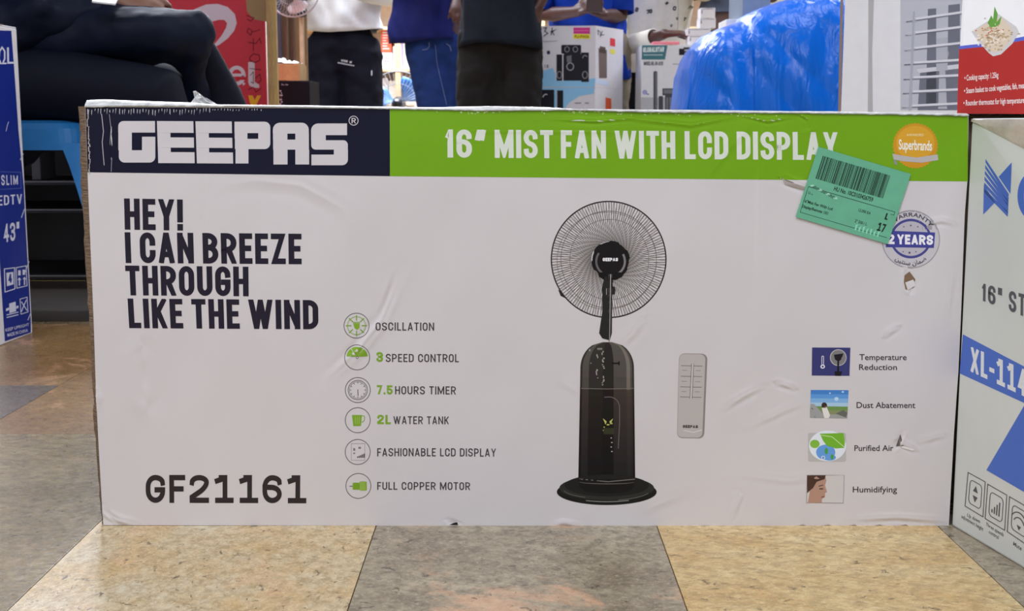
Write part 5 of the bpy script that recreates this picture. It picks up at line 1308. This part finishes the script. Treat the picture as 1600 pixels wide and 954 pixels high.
def garment(name, rings, sleeves, m, root, th=.004, fold=(.012, .01)):
    """open hemmed torso cloth: rings = (centre, half width, half depth) from hem to neck; sleeves = list of (pts, radii)"""
    bm = bmesh.new(); n = 64; rr = []; seed = random.random() * 50
    # interpolate
    dense = []
    for (a, wa, da), (b, wb, db) in zip(rings, rings[1:]):
        for k in range(7): q = k / 7; dense.append((Vector(a).lerp(Vector(b), q), wa + (wb - wa) * q, da + (db - da) * q))
    dense.append((Vector(rings[-1][0]), rings[-1][1], rings[-1][2]))
    H_ = len(dense)
    for i, (c, wx, dx) in enumerate(dense):
        fa = fold[0] * (1 - i / H_ * .6); r = []
        for k in range(n):
            a = 2 * math.pi * k / n; ca, sa = math.cos(a), math.sin(a)
            p = 2.4; q = (abs(ca) ** p + abs(sa) ** p) ** (-1 / p)
            f = fa * math.sin(a * 5 + seed + i * .06) * .5 + fa * 1.6 * noise.noise(Vector((ca * 2.2 + seed, sa * 2.2, c.z * 5))) + fold[1] * noise.noise(Vector((ca * 3, sa * 3 + seed, c.z * 16 + ca * 4)))
            r.append(c + Vector(((wx * q + f) * ca, (dx * q + f) * sa, .012 * math.sin(a * 2 + seed) * (1 if i == 0 else 0))))
        rr.append(r)
    loft(bm, rr)
    for pts, rad in sleeves:
        tube(bm, pts, rad, n=20, dome=False, closed_ends=False)
    o = obj(name, bm, m, root, smooth=True); s = o.modifiers.new('thick', 'SOLIDIFY'); s.thickness = th; return o
def trousers(m, root, hips, knees, ankles, r=(.105, .085, .07), waist=None, vox=.014, name='trousers'):
    bm = bmesh.new(); c = (Vector(hips[0]) + Vector(hips[1])) / 2; w_ = waist or (c + Vector((0, 0, .12)))
    hw = (Vector(hips[0]) - Vector(hips[1])).length / 2
    tube(bm, [c - Vector((0, 0, .03)), c + Vector((0, 0, .03)), w_], [(hw + r[0] * .72, r[0] * 1.0), (hw + r[0] * .82, r[0] * 1.12), (hw + r[0] * .5, r[0] * .95)], side=(1, 0, 0), n=24)
    for h, k_, a in zip(hips, knees, ankles):
        h, k_, a = Vector(h), Vector(k_), Vector(a); tube(bm, [h, h.lerp(k_, .5), k_, k_.lerp(a, .5), a], [r[0], (r[0] + r[1]) / 2, r[1], (r[1] + r[2]) / 2, r[2]], n=20)
    o = obj(name, bm, m, root); remesh(o, vox, 5); clouds(o, .022, .07); return o
def shoe(root, a, f, col=(30, 30, 34)):
    a = Vector(a); f = Vector(f).normalized(); bm = bmesh.new(); s = Vector((f.y, -f.x, 0)); b = Vector((a.x, a.y, 0))
    tube(bm, [b - f * .06 + Vector((0, 0, .036)), b + f * .02 + Vector((0, 0, .045)), b + f * .10 + Vector((0, 0, .034)), b + f * .17 + Vector((0, 0, .026))], [(.034, .034), (.040, .043), (.044, .030), (.036, .022)], side=s, n=16)
    for v in bm.verts: v.co.z = max(v.co.z, .0)
    obj('shoe', bm, mat(col, .5), root)
def standing(label, X, Y, hip, knee, ankle, sh, f, skin, shirt, tr, hem, arms, hw=.19, dep=.12, legr=(.105, .085, .07), foldk=1, name='person', pose_shift=(0, 0), hemx=0, shirt_name='shirt', vox=.007):
    """hip/knee/ankle: ((xl, y), (xr, y)) offsets with heights; sh: shoulder height; arms: list of (shoulder, elbow, wrist, hand dir, hand normal, curl, thumb, sleeve fraction)"""
    root = empty(name, (X, Y, 0), label, 'person'); fv = Vector(f).normalized()
    o = Vector((X, Y, 0)); hip = [o + Vector(p) for p in hip]; knee = [o + Vector(p) for p in knee]; ankle = [o + Vector(p) for p in ankle]
    pel = (hip[0] + hip[1]) / 2; tx = Vector((pose_shift[0], pose_shift[1], 0)); top = Vector((X, Y, sh)) + tx
    bm = bmesh.new()
    tube(bm, [pel, pel + Vector((0, 0, .10)), pel.lerp(top, .55), top - Vector((0, 0, .06)), top], [(.15, .10), (.14, .095), (.145, .10), (.17, .10), (.10, .07)], side=(1, 0, 0), n=24)
    tube(bm, [top, top + Vector((0, 0, .10)) + fv * .01], [.055, .052]); hc = top + Vector((0, 0, .20)) + fv * .02; head(bm, hc, fv)
    for h, k_, a in zip(hip, knee, ankle):
        tube(bm, [h, k_, a], [.085, .055, .038], n=16)
        tube(bm, [Vector((a.x, a.y, .03)), Vector((a.x, a.y, .03)) + fv * .12], [.032, .024])
    sl = []
    for s_, e_, w_, hd, hn, cu, th, sf in arms:
        s_, e_, w_ = Vector(s_), Vector(e_), Vector(w_)
        tube(bm, [top.lerp(s_, .5), s_, s_.lerp(e_, .5), e_, e_.lerp(w_, .4), w_], [.055, .054, .045, .038, .036, .025], n=16)
        if hd: hand(bm, w_, hd, hn, 1.0, cu, th)
        if sf <= 1: sl.append(([s_ + (top - s_) * .25, s_, s_.lerp(e_, sf * .5), s_.lerp(e_, sf)], [.068, .072, .066, .068]))
        else: sl.append(([s_ + (top - s_) * .25, s_, s_.lerp(e_, .5), e_, e_.lerp(w_, (sf - 1) * .5), e_.lerp(w_, sf - 1)], [.068, .070, .060, .052, .048, .042]))
    b = obj('body', bm, SKIN[skin], root); remesh(b, vox, 4); eyes_hair(root, hc, fv)
    trousers(mat(tr, .8, k=.85, vary=.2, bscale=9, bump=.004, spec=.15), root, hip, knee, ankle, legr)
    for a in ankle: shoe(root, a, fv)
    hx = X + hemx; pz = pel
    hemc = Vector((pz.x + hemx, Y, hem))
    G = garment(shirt_name, [(hemc, hw, dep), (hemc.lerp(top, .3), hw * .95, dep * .98), (hemc.lerp(top, .65), hw, dep), (top - Vector((0, 0, .07)), hw * 1.02, dep * .95), (top - Vector((0, 0, .015)), hw * .6, dep * .7), (top + Vector((0, 0, .02)), .075, .07)], sl, shirt, root, fold=(.012 * foldk, .010 * foldk))
    return root, top
def hp(z=.88, w_=.09, dx=0): return ((dx - w_, 0, z), (dx + w_, 0, z))
from mathutils.bvhtree import BVHTree
def cloth_surf(root, nm, Yf):
    """lays print on the evaluated garment itself"""
    ob = next(c for c in root.children if c.name.split('.')[0] == nm); bpy.context.view_layer.update()
    dg = bpy.context.evaluated_depsgraph_get(); tree = BVHTree.FromObject(ob, dg); org = world_loc(ob)
    eye = Vector((0, 0, H))
    def f(px, py, off):
        d = ray(px, py).normalized(); hit = tree.ray_cast(eye - org, d)
        if hit[0] is None: return atY(px, py, Yf) - d * off * 5
        return hit[0] + org - d * (off * 5 + .001)
    return f
# white top and black trousers
Y2 = 7.5; X2 = xat(535, Y2, 60)
WSH = mat((196, 196, 196), .7, k=1.25, vary=.05, bscale=10)
r2, t2 = standing('person in a light grey top and wide black trousers standing behind the carton', X2, Y2, hp(.84, .105), ((-.115, -.02, .46), (.115, -.02, .46)), ((-.12, 0, .09), (.12, 0, .09)), 1.42, (0, -1, 0), 'dark', WSH, (16, 17, 30), zat(49, Y2),
    [((X2 - .2, Y2, 1.38), (X2 - .27, Y2 - .05, 1.14), (X2 - .12, Y2 - .26, 1.16), (.7, -.6, .1), (0, 0, 1), .5, 1, 1.9), ((X2 + .2, Y2, 1.38), (X2 + .27, Y2 - .05, 1.14), (X2 + .1, Y2 - .26, 1.16), (-.7, -.6, .1), (0, 0, 1), .5, -1, 1.9)], hw=.215, dep=.14, legr=(.125, .115, .10), foldk=1.8)
P = Print(cloth_surf(r2, 'trousers', Y2 - .13)); TXT = (196, 196, 204)
text(P, 'TTN', [(533, 93.2), (543, 94.2), (543, 97.4), (533, 96.4)], TXT, t=.3, wd=.8); P.poly([(546, 95), (548, 96.4), (550, 95.2), (549, 98.6), (546.6, 98.4)], TXT)
P.polys([rect(528 + 2.6 * k, 97.2 + .5 * k, 530 + 2.6 * k, 98.8 + .5 * k) for k in range(10)] + [rect(580, 110, 581.4, 118)], TXT)
P.build('trouser_print', r2, 'small white lettering on the trousers')['kind'] = 'stuff'
# blue polo and jeans
Y3 = 6.6; X3 = xat(668, Y3, 60)
r3, t3 = standing('person in a dark blue polo shirt and blue jeans standing in the middle', X3, Y3, ((-.015, 0, .82), (.10, .03, .82)), ((.05, -.03, .46), (.17, .08, .46)), ((.15, 0, .09), (.22, .12, .09)), 1.42, (.5, -.9, 0), 'dark', mat((20, 28, 92), .7, spec=.2, k=.95, vary=.06, bscale=8), (30, 54, 110), zat(66, Y3),
    [((X3 - .19, Y3, 1.36), (X3 - .22, Y3 + .04, 1.15), (X3 - .08, Y3 - .22, 1.18), (.8, -.4, .1), (0, 0, 1), .5, 1, .8), ((X3 + .17, Y3, 1.36), (X3 + .24, Y3 - .06, 1.12), (X3 + .17, Y3 - .20, 1.06), (-.1, -.4, -.8), (0, -1, 0), .4, -1, .7)], hw=.168, dep=.12, legr=(.105, .088, .075), foldk=1.3, hemx=-.058)
P = Print(cloth_surf(r3, 'trousers', Y3 - .1))
P.polys(stroke([(670, 66), (671, 72), (667, 77), (660, 78)], .9) + stroke([(697, 68), (703, 72), (705, 80)], .9) + stroke([(680, 70), (683, 100), (690, 130), (698, 164)], .6), (110, 120, 150)); P.build('jeans_stitching', r3, 'pale stitching on the jeans', cell=6)['kind'] = 'stuff'
# dark t-shirt, dark trousers, back turned
Y4 = 5.62; X4 = xat(780, Y4, 60)
r4, t4 = standing('person in a charcoal t-shirt and dark brownish trousers, next to the one in jeans', X4, Y4, ((-.075, 0, .80), (.085, 0, .80)), ((-.10, 0, .45), (.09, -.02, .45)), ((-.10, 0, .09), (.10, 0, .09)), 1.42, (.4, 1, 0), 'dark', mat((28, 34, 44), .85, k=.9, vary=.06, spec=.15), (32, 31, 30), zat(74, Y4),
    [((X4 - .2, Y4, 1.36), (X4 - .24, Y4 - .02, 1.12), (X4 - .10, Y4 + .2, 1.1), (.6, .6, 0), (0, 0, 1), .5, 1, .9), ((X4 + .2, Y4, 1.38), (X4 + .235, Y4 - .01, 1.10), (X4 + .165, Y4 - .06, .925), (-.25, -.15, -.9), (.7, -.7, 0), .7, 1, .45)], hw=.180, dep=.145, legr=(.105, .092, .078), foldk=1.0)
# blue shirt with phone behind the loudspeaker cartons
Y5 = 6.36; X5 = xat(906, Y5, 20)
r5, t5 = standing('person in a bright blue shirt holding a phone behind the loudspeaker cartons', X5, Y5, hp(.80, .09, .06), ((-.03, 0, .45), (.16, 0, .45)), ((-.03, 0, .09), (.16, 0, .09)), 1.40, (0, -1, 0), 'dark', mat((18, 60, 170), .7, spec=.2, k=1.05, vary=.05), (150, 140, 122), zat(122, Y5),
    [((X5 - .19, Y5, 1.34), (X5 - .20, Y5 - .06, .95), (X5 - .02, Y5 - .24, .955), (.85, -.1, .5), (-.3, -1, .3), .8, -1, .95), ((X5 + .19, Y5, 1.34), (X5 + .19, Y5 - .06, .945), (X5 + .10, Y5 - .24, .94), (-.9, -.2, .4), (.2, -.8, .8), .6, 1, .95)], hw=.185, dep=.12, foldk=1.4, hemx=.01)
ph = cbox('mobile_phone', (X5 + .015, Y5 - .315, .945), (X5 + .088, Y5 - .305, 1.075), mat((54, 34, 34), .3, k=1.1), None, .003); tag(ph, 'dark brown phone held up by the person in the bright blue shirt', 'phone')
# cream printed shirt, hand on the white carton
Y6 = 6.65; X6 = xat(1030, Y6, 20); hz = zat(62, 6.1)
CSH = mat((206, 202, 192), .65, k=1.3, vary=.04)
r6, t6 = standing('person in a cream shirt with small black letters, hand resting on the theatre carton', X6, Y6, hp(.80, .09, -.03), ((-.13, 0, .45), (.07, 0, .45)), ((-.13, 0, .09), (.07, 0, .09)), 1.42, (.1, -1, 0), 'dark', CSH, (24, 24, 34), zat(118, Y6),
    [((X6 - .20, Y6 - .0, 1.36), (X6 - .235, Y6 - .16, .80), (X6 - .03, Y6 - .50, hz + .03), (.86, -.2, .02), (.0, -.2, 1), .55, -1, 1.8), ((X6 + .19, Y6, 1.36), (X6 + .21, Y6 - .1, 1.08), (X6 + .12, Y6 - .22, 1.14), (-.5, -.6, .1), (0, 0, 1), .5, -1, 1.9)], hw=.188, dep=.135, foldk=1.2)
P = Print(cloth_surf(r6, 'shirt', Y6 - .12)); random.seed(14); LK = (50, 52, 60)
def lt(x, y, s, ch, rot=0):
    c_, s_ = math.cos(rot), math.sin(rot); qd = [(x + (a * c_ - b_ * s_) * s, y + (a * s_ + b_ * c_) * s) for a, b_ in ((-.45, -.6), (.45, -.6), (.45, .6), (-.45, .6))]; text(P, ch, qd, LK, t=.26, wd=.75)
for x, y, s, ch, ro in ((1018, 18, 6, 'R', 1.4), (998, 15, 5, 'S', .4), (1057, 13, 5, 'C', .3), (1082, 12, 5, 'E', .8), (1061, 29, 3, 'O', 0), (1045, 5, 3.5, 'I', 1), (1052, 40, 3, 'C', .5), (1073, 30, 4, 'T', .4)): lt(x - 3, y, s * 1.2, ch, ro)
P.polys(stroke([(1059, -5), (1060, 15), (1059, 48)], .6), (150, 146, 140)); P.build('shirt_letters', r6, 'small scattered black letters', cell=6)['kind'] = 'stuff'
# dark shirt further back at the right
Y7 = 7.6; X7 = xat(1140, Y7, 20)
standing('person in a slate grey shirt far back, seen beside the blue sheet', X7, Y7, hp(.84), ((-.09, 0, .46), (.09, 0, .46)), ((-.09, 0, .09), (.09, 0, .09)), 1.42, (0, -1, 0), 'dark', mat((58, 66, 84), .8, k=1.2), (26, 28, 40), zat(24, Y7),
    [((X7 - .19, Y7, 1.36), (X7 - .25, Y7 + .04, 1.16), (X7 - .12, Y7 - .2, 1.2), (.6, -.6, 0), (0, 0, 1), .5, 1, .8), ((X7 + .19, Y7, 1.36), (X7 + .25, Y7 + .04, 1.16), (X7 + .12, Y7 - .2, 1.2), (-.6, -.6, 0), (0, 0, 1), .5, -1, .8)], hw=.17, dep=.11)
# ---- seated person in navy clothes on the blue stool
def sp(px, py, Y): return atY(px, py, Y)
YS = 3.02
root = empty('person', (xat(60, YS), YS, 0), 'person in dark navy clothes seated with crossed legs on the blue stool at left', 'person')
NV = mat((18, 25, 46), .6, k=.75, vary=.08, bscale=7, bump=.006, spec=.14); NV2 = mat((17, 21, 37), .7, k=.7, vary=.06, bscale=7, bump=.003, spec=.15)
pel = sp(10, 120, YS); 
seatz = zat(188, 2.86)
hipL = Vector((pel.x, YS - .08, seatz + .085)); hipR = Vector((pel.x, YS + .12, seatz + .09))
kneeA = sp(266, 150, YS - .14); kneeA = Vector((kneeA.x, YS - .14, kneeA.z)); footA = Vector((kneeA.x + .03, YS - .10, .09))
kneeB = sp(296, 52, YS + .02); shinB = sp(352, 168, YS + .10)
chest = Vector((pel.x - .10, YS + .02, 1.12)); nk = chest + Vector((.02, 0, .10))
bm = bmesh.new(); fv = Vector((.9, -.35, 0)).normalized()
tube(bm, [(hipL + hipR) / 2, (hipL + hipR) / 2 + Vector((-.02, 0, .2)), chest - Vector((0, 0, .1)), chest], [(.12, .14), (.11, .13), (.12, .16), (.08, .10)], side=(1, 0, 0), n=20)
tube(bm, [chest, nk], [.055, .052]); head(bm, nk + Vector((.03, -.01, .11)), fv)
tube(bm, [hipL, kneeA + Vector((-.06, 0, -.02)), footA + Vector((-.05, 0, 0))], [.05, .035, .032]); tube(bm, [hipR, kneeB, shinB, shinB + Vector((.02, .0, -.30))], [.06, .034, .036, .032])
tube(bm, [Vector((footA.x, footA.y, .03)), Vector((footA.x + .12, footA.y - .03, .028))], [.03, .024])
wr = sp(172, -14, YS - .06); el = Vector((pel.x + .02, YS - .12, .80)); shd = chest + Vector((.02, -.17, -.02))
tube(bm, [chest, shd, el, wr], [.05, .052, .04, .027]); hand(bm, wr, (.90, -.1, -.32), (.15, -.75, .6), 1.0, .55, -1)
wr2 = sp(150, -22, YS + .1); tube(bm, [chest, chest + Vector((.02, .17, -.02)), Vector((pel.x + .02, YS + .2, .82)), wr2], [.05, .052, .04, .027]); hand(bm, wr2, (.9, -.2, -.2), (0, 0, 1), 1.0, .5, 1)
b = obj('body', bm, SKIN['mid'], root); remesh(b, .006, 4); eyes_hair(root, nk + Vector((.03, -.01, .11)), fv)
# near leg: wide smooth thigh ending in a round knee
bm = bmesh.new()
tA = [hipL + Vector((-.05, 0, .0)), hipL.lerp(kneeA, .5) + Vector((0, 0, .004)), kneeA + Vector((-.02, 0, -.004)), kneeA + Vector((.005, 0, -.12)), Vector((footA.x, footA.y, .12))]
tube(bm, tA, [(.085, .092), (.08, .078), (.075, .070), (.06, .06), (.055, .05)], side=(0, 1, 0), n=24)
tube(bm, [hipL + Vector((-.02, 0, .02)), hipR + Vector((-.02, 0, .02))], [.095, .095], n=20)
tube(bm, [hipR, hipR.lerp(shinB, .6) + Vector((0, .03, .03)), sp(340, 158, YS + .12), sp(342, 158, YS + .12) + Vector((.02, 0, -.3))], [.08, .075, .068, .05], n=20)
tube(bm, [kneeB + Vector((-.01, .02, 0)), sp(338, 140, YS + .08), shinB + Vector((0, 0, -.01)), shinB + Vector((.02, 0, -.26))], [.045, .052, .058, .052], n=20)
o = obj('trousers', bm, NV2, root); remesh(o, .010, 8); clouds(o, .010, .12)
# crossed upper leg with baggy knee
bm = bmesh.new()
a0 = Vector((pel.x - .02, YS - .03, sp(60, 60, YS).z)); a1 = sp(170, 56, YS - .06); a2 = sp(262, 55, YS - .06); a3 = sp(301, 58, YS - .05)
tube(bm, [a0, a1, a2, a3], [(.10, .085), (.095, .070), (.085, .058), (.06, .052)], side=(0, 1, 0), n=28)
tube(bm, [sp(306, 50, YS - .05), sp(306, 80, YS - .05), sp(302, 112, YS - .02), sp(306, 150, YS + .02), sp(312, 220, YS + .06)], [.046, .040, .030, .035, .04], n=20)
tube(bm, [sp(256, 62, YS - .04), sp(278, 84, YS - .04), sp(296, 112, YS - .03)], [.040, .036, .022], n=16)
o = obj('crossed_trouser_leg', bm, NV, root); remesh(o, .008, 7); clouds(o, .022, .09)
# jacket: torso, forearm sleeve, hem lying over the lap
bm = bmesh.new()
tube(bm, [Vector((pel.x - .06, YS + .02, seatz + .06)), Vector((pel.x - .05, YS + .02, .72)), chest - Vector((0, 0, .05)), chest + Vector((0, 0, .03))], [(.19, .19), (.17, .19), (.15, .2), (.09, .12)], side=(1, 0, 0), n=28)
tube(bm, [shd, el, el.lerp(wr, .86)], [.075, .066, .048], n=20); tube(bm, [chest + Vector((.02, .17, -.02)), Vector((pel.x + .02, YS + .2, .82)), wr2 - Vector((.03, 0, 0))], [.075, .066, .048], n=20)
tube(bm, [sp(20, 40, YS - .1), sp(90, 30, YS - .1), sp(150, 18, YS - .08)], [(.09, .07), (.07, .055), (.05, .03)], side=(0, 1, 0), n=20)
tube(bm, [sp(38, 22, YS - .16), sp(60, 10, YS - .17)], [.035, .03], n=14)
o = obj('jacket', bm, NV, root); remesh(o, .010, 5); clouds(o, .025, .08)
shoe(root, footA, (1, -.3, 0)); shoe(root, shinB + Vector((.05, 0, -.4)), (1, -.2, 0))
o = bmesh.new(); add_box(o, (-.025, -.02, 0), (.025, .02, .005), bev=.002); o = obj('white_card', o, mat((206, 212, 216), .3), None); o.location = sp(165, 1, YS - .19); o.rotation_euler = (.5, .1, .1); tag(o, 'small white folded paper on the lap of the seated person', 'paper')
